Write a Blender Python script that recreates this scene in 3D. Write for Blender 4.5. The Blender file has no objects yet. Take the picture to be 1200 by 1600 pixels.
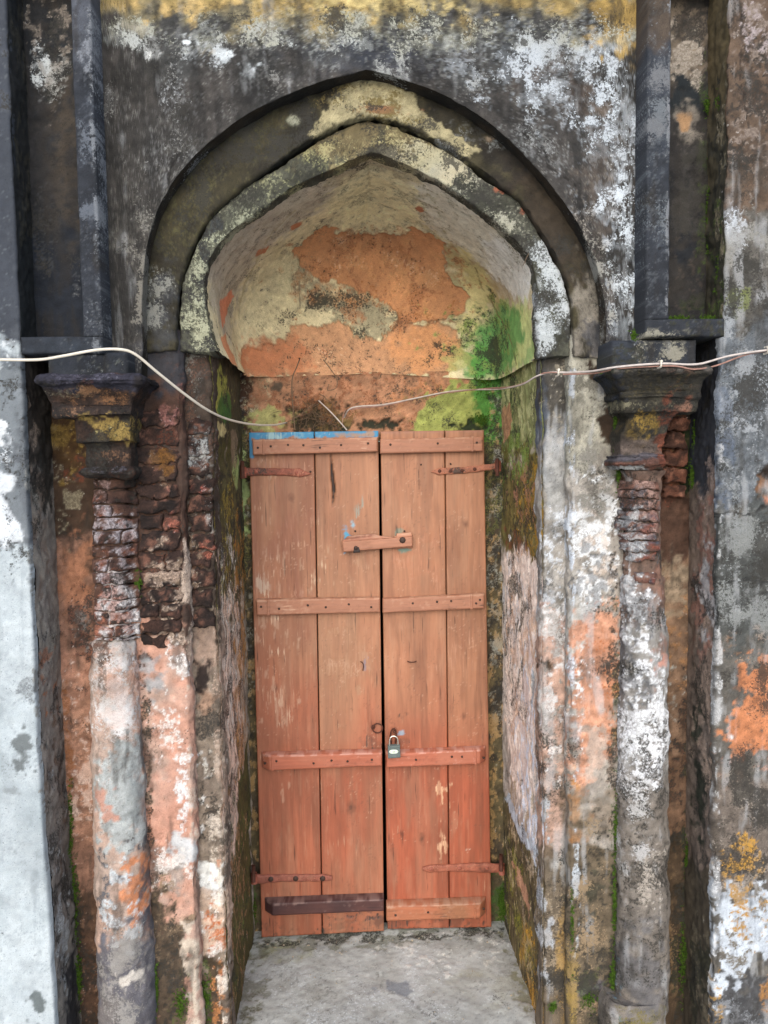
import bpy, math, random
import numpy as np
from mathutils import Matrix, Vector

# ------------------------------------------------------------------ scene, camera, light
scn = bpy.context.scene
CAMZ = 1.55
YAW, PITCH, ROLL, FPX = math.radians(2.55), math.radians(3.55), math.radians(0.8), 1202.0
_f = np.array([math.sin(YAW)*math.cos(PITCH), math.cos(YAW)*math.cos(PITCH), -math.sin(PITCH)])
_r0 = np.array([math.cos(YAW), -math.sin(YAW), 0.0])
_u0 = np.cross(_r0, _f)
_r = _r0*math.cos(ROLL) - _u0*math.sin(ROLL)
_u = _u0*math.cos(ROLL) + _r0*math.sin(ROLL)
CAM = np.array([0.0, 0.0, CAMZ])
cam = bpy.data.cameras.new('camera')
cam.sensor_fit = 'VERTICAL'; cam.sensor_height = 24.0; cam.lens = FPX/1600*24.0
cam.clip_start = 0.05; cam.clip_end = 400
cam_o = bpy.data.objects.new('camera', cam); scn.collection.objects.link(cam_o)
cam_o.matrix_world = Matrix(((_r[0], _u[0], -_f[0], 0), (_r[1], _u[1], -_f[1], 0), (_r[2], _u[2], -_f[2], CAMZ), (0, 0, 0, 1)))
scn.camera = cam_o

SUN_EL, SUN_AZ = math.radians(25), math.radians(188)      # overcast: very soft sun from behind the viewer
w = bpy.data.worlds.new('World'); scn.world = w; w.use_nodes = True
nt = w.node_tree; bg = nt.nodes['Background']
sky = nt.nodes.new('ShaderNodeTexSky'); sky.sky_type = 'NISHITA'; sky.sun_disc = False
sky.sun_elevation = SUN_EL; sky.sun_rotation = SUN_AZ; sky.dust_density = 2.0; sky.air_density = 1.0; sky.ozone_density = 3.0
nt.links.new(sky.outputs[0], bg.inputs[0]); bg.inputs[1].default_value = 0.13
sun = bpy.data.lights.new('sun', 'SUN'); sun.energy = 1.7; sun.angle = math.radians(74); sun.color = (1.0, 0.97, 0.91)
sun_o = bpy.data.objects.new('sun', sun); scn.collection.objects.link(sun_o)
sd = Vector((math.sin(SUN_AZ)*math.cos(SUN_EL), math.cos(SUN_AZ)*math.cos(SUN_EL), math.sin(SUN_EL)))
sun_o.rotation_euler = sd.to_track_quat('Z', 'Y').to_euler(); sun_o.location = (0, -6, 8)
scn.view_settings.view_transform = 'Standard'; scn.view_settings.look = 'None'
scn.view_settings.gamma = 1.0; scn.view_settings.use_curve_mapping = False
scn.view_settings.exposure = 0.98

# ------------------------------------------------------------------ geometry helpers
RES = 0.0036
rng = np.random.RandomState(7); random.seed(7)
def ray(px, py):
    return _f*FPX + _r*(px-600.0) - _u*(py-800.0)
def at(px, py, Y):                       # point of the wall plane y = Y seen at that place of the survey photograph
    d = ray(px, py); return CAM + d*(Y/d[1])
def X(px, py, Y): return float(at(px, py, Y)[0])
def Z(px, py, Y): return float(at(px, py, Y)[2])
def atx(px, py, xx):
    d = ray(px, py); return CAM + d*(xx/d[0])
def proj(P):
    q = P - CAM; dz = q@_f
    return 600 + FPX*(q@_r)/dz, 800 - FPX*(q@_u)/dz
def lin(c):
    c = np.asarray(c, float)/255.0
    return np.where(c <= 0.04045, c/12.92, ((c+0.055)/1.055)**2.4)

def _hash(ix, iy, iz, seed):
    h = (ix.astype(np.uint32)*np.uint32(374761393) + iy.astype(np.uint32)*np.uint32(668265263)
         + iz.astype(np.uint32)*np.uint32(2147483647 & 1274126177) + np.uint32((seed*974711) & 0xffffffff))
    h = (h ^ (h >> np.uint32(13)))*np.uint32(1274126177)
    h = h ^ (h >> np.uint32(16))
    return (h & np.uint32(0xffff)).astype(np.float32)/65535.0
def vnoise(P, seed):
    i = np.floor(P).astype(np.int32); f = (P - i).astype(np.float32); f = f*f*(3-2*f)
    out = 0
    for dx in (0, 1):
        wx = f[:, 0] if dx else 1-f[:, 0]
        for dy in (0, 1):
            wy = f[:, 1] if dy else 1-f[:, 1]
            for dz in (0, 1):
                wz = f[:, 2] if dz else 1-f[:, 2]
                out = out + wx*wy*wz*_hash(i[:, 0]+dx, i[:, 1]+dy, i[:, 2]+dz, seed)
    return out
def fbm(P, freq, oc=4, seed=0, sz=1.0, gain=0.55):           # roughly mean 0, deviation 1
    Q = P*np.array([freq, freq, freq*sz]) + 37.1*(seed+1)
    a, s, t = 1.0, 0.0, 0.0
    for k in range(oc):
        s = s + a*(vnoise(Q, seed*7+k)-0.5); t += a*a; a *= gain; Q = Q*2.03 + 11.3
    return s/(0.165*math.sqrt(t))
def sst(x):
    x = np.clip(x, 0, 1); return x*x*(3-2*x)

class Paint:
    """weathering of one surface: colour and relief per vertex, placed in the surface's own two coordinates"""
    def __init__(s, V, kind='F', ref=1.8, uv=None):
        s.V = V.reshape(-1, 3); s.n = len(s.V); s.kind = kind; s.ref = ref
        s.c = np.zeros((s.n, 3)); s.d = np.zeros(s.n); s._n = {}; s.fc = np.full((s.n, 3), .5); s.fd = np.zeros(s.n); s.dd = np.zeros(s.n)
        if kind == 'F': s.u, s.v = s.V[:, 0], s.V[:, 2]
        elif kind == 'J': s.u, s.v = s.V[:, 1], s.V[:, 2]
        elif kind == 'G': s.u, s.v = s.V[:, 0], s.V[:, 1]
        else:
            s.u, s.v = uv.reshape(-1, 2).T; s.px, s.py = proj(s.V)
    def uv(s, px, py):
        if s.kind == 'F': p = at(px, py, s.ref); return np.array([p[0], p[2]])
        if s.kind == 'J': p = atx(px, py, s.ref); return np.array([p[1], p[2]])
        if s.kind == 'G': d = ray(px, py); p = CAM + d*((s.ref-CAMZ)/d[2]); return np.array([p[0], p[1]])
        k = np.argmin((s.px-px)**2 + (s.py-py)**2); return np.array([s.u[k], s.v[k]])
    def n_(s, fr, seed=0, sz=1.0, oc=4):
        k = (fr, seed, sz, oc)
        if k not in s._n: s._n[k] = fbm(s.V, fr, oc, seed, sz)
        return s._n[k]
    def mix(s, wt, col):
        col = lin(col) if np.ndim(col) == 1 else col
        s.c += (col - s.c)*wt[:, None]
        s.fd *= 1-.85*wt; s.dd *= 1-.85*wt
    def fleck(s, wt, p, k, col):            # fine flakes: density is handed to the material, a soft tint stays per vertex
        cl = lin(col); s.c += (cl-s.c)*(wt*.5)[:, None]; p = p*k
        if cl.mean() > .11:
            w = p/(s.fd+p+1e-5); s.fc += (cl-s.fc)*w[:, None]; s.fd = 1-(1-s.fd)*(1-p)
        else: s.dd = 1-(1-s.dd)*(1-p)
    def fill(s, a, b=None, fr=14, k=.5, sz=1.0, seed=5):
        s.c[:] = lin(a)
        if b is not None: s.mix(sst(k+.28*s.n_(fr, seed, sz)), b)
    def tone(s, amp=.10, fr=60, seed=2, sz=1.0):
        s.c *= np.exp(amp*s.n_(fr, seed, sz))[:, None]
    def ell(s, px, py, rx, ry, a=0):
        c = s.uv(px, py)
        if s.kind == 'V':
            e = 6.0; ru = abs(rx)*np.linalg.norm(s.uv(px+e, py)-s.uv(px-e, py))/(2*e); rv = abs(ry)*np.linalg.norm(s.uv(px, py+e)-s.uv(px, py-e))/(2*e)
        else:
            ru = abs(s.uv(px+rx, py)[0]-s.uv(px-rx, py)[0])/2; rv = abs(s.uv(px, py+ry)[1]-s.uv(px, py-ry)[1])/2
        ru = max(ru, 1e-4); rv = max(rv, 1e-4)
        du, dv = s.u-c[0], s.v-c[1]
        if a: ca, sa = math.cos(math.radians(a)), math.sin(math.radians(a)); du, dv = du*ca+dv*sa, -du*sa+dv*ca
        q = np.sqrt((du/ru)**2 + (dv/rv)**2)
        return (1-q)*min(ru, rv), q
    def E(s, px, py, rx, ry, col, a=0, amp=.010, fr=45, so=.004, k=1., dip=0, sz=1., seed=0, rim=None):
        d, _ = s.ell(px, py, rx, ry, a)
        if rim is not None: s.mix(np.exp(-((d+amp*s.n_(fr, seed, sz)*.6)/.003)**2)*.6, rim)
        wt = sst(.5+(d+amp*s.n_(fr, seed, sz)*.6)/(2*so))*k
        s.mix(wt, col); s.d += dip*wt; return wt
    def sdf(s, pts):
        p = np.array([s.uv(*q) for q in pts]); n = len(p)
        D = np.full(s.n, 1e9); ins = np.zeros(s.n, bool)
        for i in range(n):
            a, b = p[i], p[(i+1) % n]; e = b-a
            t = np.clip(((s.u-a[0])*e[0]+(s.v-a[1])*e[1])/max(e@e, 1e-12), 0, 1)
            D = np.minimum(D, (s.u-a[0]-t*e[0])**2+(s.v-a[1]-t*e[1])**2)
            if a[1] != b[1]:
                c = ((a[1] > s.v) != (b[1] > s.v)) & (s.u < (b[0]-a[0])*(s.v-a[1])/(b[1]-a[1])+a[0]); ins ^= c
        D = np.sqrt(D); return np.where(ins, D, -D)
    def P(s, pts, col, amp=.006, fr=60, so=.003, k=1., dip=0, sz=1., seed=0, rim=None):
        d = s.sdf(pts) + amp*s.n_(fr, seed, sz)*.6
        wt = sst(.5+d/(2*so))*k
        s.mix(wt, col); s.d += dip*wt
        if rim is not None: s.mix(np.exp(-(d/.003)**2)*.6, rim)
        return wt
    def C(s, pts, col, w_=.0012, dip=-.002, amp=.004, k=.8):      # crack along a line
        p = np.array([s.uv(*q) for q in pts]); D = np.full(s.n, 1e9)
        for a, b in zip(p[:-1], p[1:]):
            e = b-a; t = np.clip(((s.u-a[0])*e[0]+(s.v-a[1])*e[1])/max(e@e, 1e-12), 0, 1); D = np.minimum(D, (s.u-a[0]-t*e[0])**2+(s.v-a[1]-t*e[1])**2)
        D = np.abs(np.sqrt(D)+amp*.5*s.n_(60, 17)*(D < .0009)); wt = sst(1-(D-w_)/.0022)*k; s.mix(wt, col); s.d += dip*wt
    def streak(s, col=(40, 38, 36), d=.12, k=.5, sz=.1, seed=19, fr=55):
        s.U(col, d, fr, sz=sz, seed=seed, k=k, so=.8)
    def B(s, y0, y1, col, k=1., so=.02, amp=.03, fr=25, sz=1., seed=1, x=600, dip=0):     # a band of rows
        za, zb = s.uv(x, y0)[1], s.uv(x, y1)[1]
        d = np.minimum(za-s.v, s.v-zb) + amp*s.n_(fr, seed, sz)*.6
        wt = sst(.5+d/(2*so))*k; s.mix(wt, col); s.d += dip*wt; return wt
    def F(s, px, py, rx, ry, col, d=.3, fr=160, sz=1., k=.9, seed=1, so=.35, a=0, dip=0, oc=4, hard=1.0):   # flakes
        _, q = s.ell(px, py, rx, ry, a)
        q = q + .18*s.n_(22, 3)
        g = sst((1.25-q)/.6*hard)
        p = np.clip(d*g*.72*np.exp(.85*s.n_(19, 50+seed % 3, 1., 3)), 1e-4, .97)
        thr = .62*np.log((1-p)/p)
        if fr < 100:
            wt = sst(.5+(s.n_(fr*1.25, seed, sz, 5)-thr)/(2*so*1.5))*k*(g > 0.01)
            up = np.sign(lin(col).mean()-s.c.mean(1)); s.d += .0011*wt*up
            cl = lin(col); fd, dd = s.fd.copy(), s.dd.copy(); s.mix(wt*.62, col)
            s.fleck(wt*0, wt*.55, 1., col)
        else:
            wt = sst(.5+(s.n_(fr, seed, sz, oc)-thr)/(2*so*1.5))*k*(g > 0.01); s.fleck(wt*.8, p*(g > .01), k, col)
        s.d += dip*wt; return wt
    def U(s, col, d=.2, fr=160, sz=1., k=.8, seed=2, so=.4, dip=0, oc=4):
        p = np.clip(d*.7*np.exp(.8*s.n_(15, 50+seed % 3, 1., 3)), 1e-4, .97); thr = .62*np.log((1-p)/p)
        wt = sst(.5+(s.n_(fr, seed, sz, oc)-thr)/(2*so))*k
        if fr >= 100: s.fleck(wt, p, k, col)
        else: s.mix(wt, col)
        s.d += dip*wt; return wt

# ------------------------------------------------------------------ materials
def nodes_mat(name):
    m = bpy.data.materials.new(name); m.use_nodes = True
    nt = m.node_tree; b = nt.nodes['Principled BSDF']; return m, nt, b
def painted(name, rough=.9, grain=520, gk=.32, bump=.45, bs=(210, 620), stretch=(1, 1, 1), spec=.25, bd=.0012):
    m, nt, b = nodes_mat(name); N, L = nt.nodes, nt.links
    at_ = N.new('ShaderNodeAttribute'); at_.attribute_name = 'paint'
    geo = N.new('ShaderNodeNewGeometry'); mp = N.new('ShaderNodeMapping'); mp.inputs['Scale'].default_value = stretch
    L.new(geo.outputs['Position'], mp.inputs[0])
    n1 = N.new('ShaderNodeTexNoise'); n1.inputs['Scale'].default_value = grain; n1.inputs['Detail'].default_value = 4; n1.inputs['Roughness'].default_value = .7
    L.new(mp.outputs[0], n1.inputs[0])
    r1 = N.new('ShaderNodeMapRange'); r1.inputs[1].default_value = .3; r1.inputs[2].default_value = .7
    r1.inputs[3].default_value = 1-gk; r1.inputs[4].default_value = 1+gk*.75
    L.new(n1.outputs[0], r1.inputs[0])
    mu = N.new('ShaderNodeVectorMath'); mu.operation = 'SCALE'
    # light and dark flakes, as dense as the surface was weathered there
    def math_(op, a, b_=None, c_=None):
        m_ = N.new('ShaderNodeMath'); m_.operation = op
        for i_, v_ in enumerate((a, b_, c_)):
            if v_ is None: continue
            if isinstance(v_, (int, float)): m_.inputs[i_].default_value = v_
            else: L.new(v_, m_.inputs[i_])
        return m_.outputs[0]
    def flake(dens, sc, off, det=6.0, ro=.72):
        nn = N.new('ShaderNodeTexNoise'); nn.inputs['Scale'].default_value = sc; nn.inputs['Detail'].default_value = det; nn.inputs['Roughness'].default_value = ro
        m2 = N.new('ShaderNodeVectorMath'); m2.operation = 'ADD'; m2.inputs[1].default_value = (off, off*.7, off*1.3); L.new(mp.outputs[0], m2.inputs[0]); L.new(m2.outputs[0], nn.inputs[0])
        q = math_('MINIMUM', math_('MAXIMUM', dens, .0005), .97)
        th = math_('MULTIPLY_ADD', math_('LOGARITHM', math_('DIVIDE', math_('SUBTRACT', 1.0, q), q), math.e), .062, .5)
        d_ = math_('SUBTRACT', nn.outputs[0], th)
        r_ = N.new('ShaderNodeMapRange'); r_.interpolation_type = 'SMOOTHSTEP'; r_.inputs[1].default_value = -.03; r_.inputs[2].default_value = .035; L.new(d_, r_.inputs[0]); return r_.outputs[0]
    a2 = N.new('ShaderNodeAttribute'); a2.attribute_name = 'flakes'
    fl = flake(a2.outputs['Alpha'], 165, 0); fdk = flake(at_.outputs['Alpha'], 185, 3.7)
    mxa = N.new('ShaderNodeMix'); mxa.data_type = 'RGBA'; L.new(fl, mxa.inputs[0]); L.new(at_.outputs['Color'], mxa.inputs[6]); L.new(a2.outputs['Color'], mxa.inputs[7])
    mxb = N.new('ShaderNodeMix'); mxb.data_type = 'RGBA'; mxb.inputs[7].default_value = (.030, .028, .024, 1); L.new(math_('MULTIPLY', fdk, .82), mxb.inputs[0]); L.new(mxa.outputs[2], mxb.inputs[6])
    L.new(mxb.outputs[2], mu.inputs[0]); L.new(r1.outputs[0], mu.inputs['Scale'])
    # dark pin holes
    n3 = N.new('ShaderNodeTexNoise'); n3.inputs['Scale'].default_value = grain*.55; n3.inputs['Detail'].default_value = 2
    L.new(mp.outputs[0], n3.inputs[0])
    r3 = N.new('ShaderNodeMapRange'); r3.inputs[1].default_value = .27; r3.inputs[2].default_value = .34; r3.inputs[3].default_value = .45; r3.inputs[4].default_value = 1
    L.new(n3.outputs[0], r3.inputs[0])
    mu2 = N.new('ShaderNodeVectorMath'); mu2.operation = 'SCALE'; L.new(mu.outputs[0], mu2.inputs[0]); L.new(r3.outputs[0], mu2.inputs['Scale'])
    L.new(mu2.outputs[0], b.inputs['Base Color'])
    n2 = N.new('ShaderNodeTexNoise'); n2.inputs['Scale'].default_value = bs[0]; n2.inputs['Detail'].default_value = 6; n2.inputs['Roughness'].default_value = .68
    L.new(mp.outputs[0], n2.inputs[0])
    bu = N.new('ShaderNodeBump'); bu.inputs['Strength'].default_value = bump; bu.inputs['Distance'].default_value = bd*4
    L.new(math_('ADD', n2.outputs[0], math_('MULTIPLY', math_('SUBTRACT', fl, fdk), .22)), bu.inputs['Height']); L.new(bu.outputs[0], b.inputs['Normal'])
    rr = N.new('ShaderNodeMapRange'); rr.inputs[3].default_value = rough-.12; rr.inputs[4].default_value = min(1, rough+.1)
    L.new(n1.outputs[0], rr.inputs[0]); L.new(rr.outputs[0], b.inputs['Roughness'])
    b.inputs['Specular IOR Level'].default_value = spec
    return m
M_WALL = painted('weathered_lime_plaster')
M_SMOOTH = painted('thin_cement_render', grain=500, gk=.18, bump=.25)
M_BRICK = painted('eroded_brick', grain=380, gk=.45, bump=.9, bs=(170, 600), bd=.0016)
M_WOOD = painted('worn_painted_wood', rough=.62, grain=260, gk=.10, bump=.16, bs=(120, 400), stretch=(1, 1, .06), spec=.4)
M_WOODH = painted('worn_painted_batten', rough=.62, grain=260, gk=.12, bump=.18, bs=(120, 400), stretch=(.06, 1, 1), spec=.4)
M_IRON = painted('painted_rusty_iron', rough=.65, grain=500, gk=.3, bump=.4, bs=(300, 700), spec=.4)
def plain(name, col, rough=.6, metal=0., var=.25, scale=120, spec=.4):
    m, nt, b = nodes_mat(name); N, L = nt.nodes, nt.links
    geo = N.new('ShaderNodeNewGeometry'); n = N.new('ShaderNodeTexNoise'); n.inputs['Scale'].default_value = scale; n.inputs['Detail'].default_value = 5
    L.new(geo.outputs['Position'], n.inputs[0])
    cr = N.new('ShaderNodeMapRange'); cr.inputs[1].default_value = .3; cr.inputs[2].default_value = .7
    cr.inputs[3].default_value = 1-var; cr.inputs[4].default_value = 1+var; L.new(n.outputs[0], cr.inputs[0])
    rgb = N.new('ShaderNodeRGB'); rgb.outputs[0].default_value = (*lin(col), 1)
    mu = N.new('ShaderNodeVectorMath'); mu.operation = 'SCALE'; L.new(rgb.outputs[0], mu.inputs[0]); L.new(cr.outputs[0], mu.inputs['Scale'])
    L.new(mu.outputs[0], b.inputs['Base Color']); b.inputs['Roughness'].default_value = rough; b.inputs['Metallic'].default_value = metal
    b.inputs['Specular IOR Level'].default_value = spec
    return m
M_RUST = plain('dark_rust', (78, 45, 34), .75, .2)
M_NAIL = plain('nail_iron', (62, 46, 40), .6, .4)
M_CABLE = plain('white_cable_sheath', (196, 188, 174), .45, 0, .1, 60)
M_CABLE2 = plain('grey_cable_sheath', (176, 166, 160), .5, 0, .2, 90)
M_REDWIRE = plain('dusty_red_wire', (140, 106, 94), .6, 0, .25, 90)
M_TWIG = plain('dry_root', (104, 84, 66), .9, 0, .4, 300)
M_STEEL = plain('shackle_steel', (215, 212, 200), .28, .9, .1, 300)
M_LOCK = plain('lock_body_grey', (112, 124, 122), .5, .3, .15, 400)
M_PLATE = plain('lock_plate', (205, 216, 200), .4, .1, .1, 400)
M_INK = plain('plate_marks', (70, 90, 80), .6)
M_MOSS = plain('moss_green', (66, 90, 30), 1., 0, .5, 200, .1)
M_DARK = plain('dark_inside', (40, 36, 30), .95, 0, .3, 20, .1)

# ------------------------------------------------------------------ object helpers
COL = scn.collection
def tag(o, label=None, cat=None, group=None, kind=None):
    if label: o['label'] = label
    if cat: o['category'] = cat
    if group: o['group'] = group
    if kind: o['kind'] = kind
    return o
def empty(name, loc=(0, 0, 0), **k):
    o = bpy.data.objects.new(name, None); COL.objects.link(o); o.location = loc; o.empty_display_size = .1
    return tag(o, **k)
def mesh_obj(name, V, Fq, mat, parent=None, col=None, smooth=True, **k):
    V = np.asarray(V, np.float32); me = bpy.data.meshes.new(name)
    if isinstance(Fq, np.ndarray):
        nf, m = Fq.shape
        me.vertices.add(len(V)); me.vertices.foreach_set('co', V.ravel())
        me.loops.add(nf*m); me.loops.foreach_set('vertex_index', Fq.ravel().astype(np.int32))
        me.polygons.add(nf); me.polygons.foreach_set('loop_start', np.arange(0, nf*m, m, dtype=np.int32))
        me.update(calc_edges=True); me.validate()
    else:
        me.from_pydata(V.tolist(), [], Fq)
    if smooth: me.polygons.foreach_set('use_smooth', np.ones(len(me.polygons), bool))
    if col is not None:
        for k_, nm in ((0, 'paint'), (4, 'flakes')):
            a = me.color_attributes.new(nm, 'FLOAT_COLOR', 'POINT'); a.data.foreach_set('color', col[:, k_:k_+4].astype(np.float32).ravel())
    me.materials.append(mat)
    o = bpy.data.objects.new(name, me); COL.objects.link(o)
    if parent is not None:
        o.parent = parent; o.matrix_parent_inverse = Matrix.Translation(-world_loc(parent))
    return tag(o, **k)
def world_loc(o):
    v = Vector(o.location)
    while o.parent is not None:
        v = v + Vector(o.matrix_parent_inverse.translation); o = o.parent; v = v + Vector(o.location)
    return v
def quads(nu, nv, flip=False):
    i = np.arange(nu*nv).reshape(nu, nv)
    q = np.stack([i[:-1, :-1], i[1:, :-1], i[1:, 1:], i[:-1, 1:]], -1).reshape(-1, 4)
    return q[:, ::-1].copy() if flip else q
def gnormal(V):
    du = np.gradient(V, axis=0); dv = np.gradient(V, axis=1)
    n = np.cross(du, dv); l = np.linalg.norm(n, axis=-1, keepdims=True)
    return n/np.maximum(l, 1e-12)
def surf(name, V, painter, mat=None, parent=None, kind='F', ref=1.8, uv=None, rough=.0016, flat=False, keep=None, nz=None, sat=.96, gain=.70, **k):
    """V (nu,nv,3): a sheet of masonry; the painter gives its colour and relief"""
    nu, nv = V.shape[:2]
    n = np.zeros_like(V); n[..., 1] = -1
    flip = False
    if not flat:
        n = gnormal(V); c = CAM - V.reshape(-1, 3).mean(0)
        if nz is not None: c = np.array(nz, float)
        if (n.reshape(-1, 3)@c).mean() < 0: n = -n; flip = True
    else:
        g = gnormal(V); flip = (g[..., 1].mean() > 0)
    P = Paint(V, kind, ref, uv); painter(P)
    d = P.d + rough*(.6*P.n_(16, 8, 1., 3) + .22*P.n_(90, 9))
    W = P.V + n.reshape(-1, 3)*d[:, None]
    P.c *= gain; P.fc *= gain*1.06
    if sat < 1: lum = (P.c@np.array([.3, .59, .11]))[:, None]; P.c = lum+(P.c-lum)*sat; lum = (P.fc@np.array([.3, .59, .11]))[:, None]; P.fc = lum+(P.fc-lum)*sat
    F = quads(nu, nv, flip)
    if keep is not None:
        m = keep(V.reshape(-1, 3)); F = F[m[F].all(1)]
    return mesh_obj(name, W, F, mat or M_WALL, parent, np.concatenate([np.clip(P.c, .004, .95), P.dd[:, None], P.fc, P.fd[:, None]], 1), **k)
def axis(a, b, res=RES):
    return np.linspace(a, b, max(2, int(round(abs(b-a)/res))+1))
def axis3(lo, a, b, hi, res=RES, cres=.03):
    parts = []
    if lo is not None and lo < a: parts.append(axis(lo, a, cres)[:-1])
    parts.append(axis(a, b, res))
    if hi is not None and hi > b: parts.append(axis(b, hi, cres)[1:])
    return np.concatenate(parts)
def resample(pts, res=RES):
    out = []
    for a, b in zip(pts[:-1], pts[1:]):
        a, b = np.array(a, float), np.array(b, float); n = max(1, int(round(np.linalg.norm(b-a)/res)))
        out += [a+(b-a)*t/n for t in range(n)]
    out.append(np.array(pts[-1], float)); return np.array(out)
def sweep(plan, zs, res=RES):
    p = resample(plan, res)
    V = np.zeros((len(p), len(zs), 3)); V[..., 0] = p[:, None, 0]; V[..., 1] = p[:, None, 1]; V[..., 2] = zs[None]
    return V
def shell(u0, u1, cz, pf, thick, bev, res):
    """unfolded slab: pf(s,t,depth) -> point; returns (nu,nv,3)"""
    pass
def slab(name, c, Y, thick, painter, mat, parent, res=RES, bev=.002, Yl=None, rough=.0012, jit=0, ref=None, prof=None, **k):
    """front-facing slab from four traced corners (tl,tr,br,bl) standing at depth Y, with bevelled edges and real thickness"""
    tl, tr, br, bl = [at(q[0], q[1], Y) for q in c]
    W = np.linalg.norm(tr-tl); H = np.linalg.norm(bl-tl)
    nu = max(3, int(W/res)); nv = max(3, int(H/res))
    bu, bv = min(.3, bev/W), min(.3, bev/H)
    s = np.concatenate([[0, 0], np.linspace(bu, 1-bu, nu), [1, 1]]); t = np.concatenate([[0, 0], np.linspace(bv, 1-bv, nv), [1, 1]])
    ds = np.zeros(len(s)); ds[0] = ds[-1] = thick; ds[1] = ds[-2] = bev
    dt = np.zeros(len(t)); dt[0] = dt[-1] = thick; dt[1] = dt[-2] = bev
    S, T = np.meshgrid(s, t, indexing='ij'); D = np.maximum(ds[:, None], dt[None])
    V = (tl*(1-S)[..., None]+tr*S[..., None])*(1-T)[..., None] + (bl*(1-S)[..., None]+br*S[..., None])*T[..., None]
    if jit:
        P0 = V.reshape(-1, 3); j = np.stack([fbm(P0, 55, 3, 31), fbm(P0, 20, 2, 35)*.5, fbm(P0, 55, 3, 33)], -1).reshape(V.shape)
        V = V + j*jit
    V[..., 1] += D
    if prof is not None: V = prof(V, S, T)
    return surf(name, V, painter, mat, parent, 'F', ref or Y, rough=rough, flat=True, **k)
def loft(name, rows, painter, mat, parent, py_, yb, cr=.012, res=RES, rough=.0016, ref=None, **k):
    """stack of round-cornered plans: rows = (py, pxl, pxr, yfront)"""
    R = []
    for (py, a, b, yf) in rows:
        R.append((Z((a+b)/2, py, yf), X(a, py, yf), X(b, py, yf), yf))
    R = np.array(R); L = np.concatenate([[0], np.cumsum(np.linalg.norm(np.diff(R, axis=0), axis=1))])
    n = max(4, int(L[-1]/res)); q = np.unique(np.concatenate([np.linspace(0, L[-1], n), L]))
    R = np.stack([np.interp(q, L, R[:, i]) for i in range(4)], 1)
    base = None; cols = []
    for z, a, b, yf in R:
        k_ = 6; an = np.linspace(0, math.pi/2, k_)
        c = min(cr, (b-a)*.45)
        pl = [(a, yb)] + [(a+c-c*math.cos(t), yf+c-c*math.sin(t)) for t in an] + [(b-c+c*math.sin(t), yf+c-c*math.cos(t)) for t in an] + [(b, yb)]
        if base is None:
            lens = []
            for p0, p1 in zip(pl[:-1], pl[1:]): lens.append(max(1, int(math.dist(p0, p1)/res)))
            base = lens
        o = []
        for (p0, p1, m) in zip(pl[:-1], pl[1:], base):
            for t in range(m): o.append((p0[0]+(p1[0]-p0[0])*t/m, p0[1]+(p1[1]-p0[1])*t/m, z))
        o.append((*pl[-1], z)); cols.append(o)
    V = np.array(cols).transpose(1, 0, 2)
    # close top and bottom
    def cap(row, zz):
        c = row.copy(); c[:, 0] = row[:, 0].mean()*.5+row[:, 0]*.5; c[:, 1] = np.maximum(row[:, 1], yb-.02); return c[:, None]
    V = np.concatenate([cap(V[:, 0], 0), V, cap(V[:, -1], 0)], 1)
    return surf(name, V, painter, mat, parent, 'F', ref or R[:, 3].min(), rough=rough, **k)
def tube(name, pts, r, mat, parent=None, seg=8, closed=False, sub=6, **k):
    P = np.array(pts, float); rr = np.full(len(P), r) if np.isscalar(r) else np.array(r, float)
    if sub > 1:
        Q, RR = [], []
        n = len(P)
        for i in range(n if closed else n-1):
            g = (lambda j: P[j % n]) if closed else (lambda j: P[min(max(j, 0), n-1)])
            p0, p1, p2, p3 = g(i-1), g(i), g(i+1), g(i+2)
            for s_ in range(sub):
                t = s_/sub
                Q.append(.5*((2*p1)+(-p0+p2)*t+(2*p0-5*p1+4*p2-p3)*t*t+(-p0+3*p1-3*p2+p3)*t**3)); RR.append(rr[i]*(1-t)+rr[(i+1) % n]*t)
        if not closed: Q.append(P[-1]); RR.append(rr[-1])
        P, rr = np.array(Q), np.array(RR)
    n = len(P); T = np.roll(P, -1, 0)-np.roll(P, 1, 0) if closed else np.gradient(P, axis=0)
    T /= np.maximum(np.linalg.norm(T, axis=1, keepdims=True), 1e-9)
    ref = np.array([0, -1, .13]); V = []
    for i in range(n):
        a = np.cross(T[i], ref); a /= max(np.linalg.norm(a), 1e-9); b = np.cross(a, T[i])
        for j in range(seg):
            th = 2*math.pi*j/seg; V.append(P[i]+rr[i]*(a*math.cos(th)+b*math.sin(th)))
    F = []
    for i in range(n if closed else n-1):
        for j in range(seg):
            F.append((i*seg+j, i*seg+(j+1) % seg, ((i+1) % n)*seg+(j+1) % seg, ((i+1) % n)*seg+j))
    if not closed: F.append(tuple(range(seg))); F.append(tuple(range((n-1)*seg, n*seg))[::-1])
    return mesh_obj(name, V, F, mat, parent, **k)

# ------------------------------------------------------------------ depths of the masonry planes
F0, YSP, YP1, YP2, YBACK, YDOOR = 1.68, 1.745, 1.795, 1.83, 2.32, 2.285
YBAY = 1.83
ZTH = Z(600, 1457, YDOOR) - .004; ZGR = 0.0
ZTOP, ZBOT = 3.1, 0.0
ZV1 = Z(600, -45, F0); ZV0 = .18
def zaxis(lo, hi, res=RES): return axis3(lo if lo < ZV0 else None, max(lo, ZV0), min(hi, ZV1), hi if hi > ZV1 else None, res)

facade = empty('mosque_facade', (0, 1.8, 0), label='old mosque wall of stained, flaking plaster with a pointed arch niche around the door', cat='building')

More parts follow.
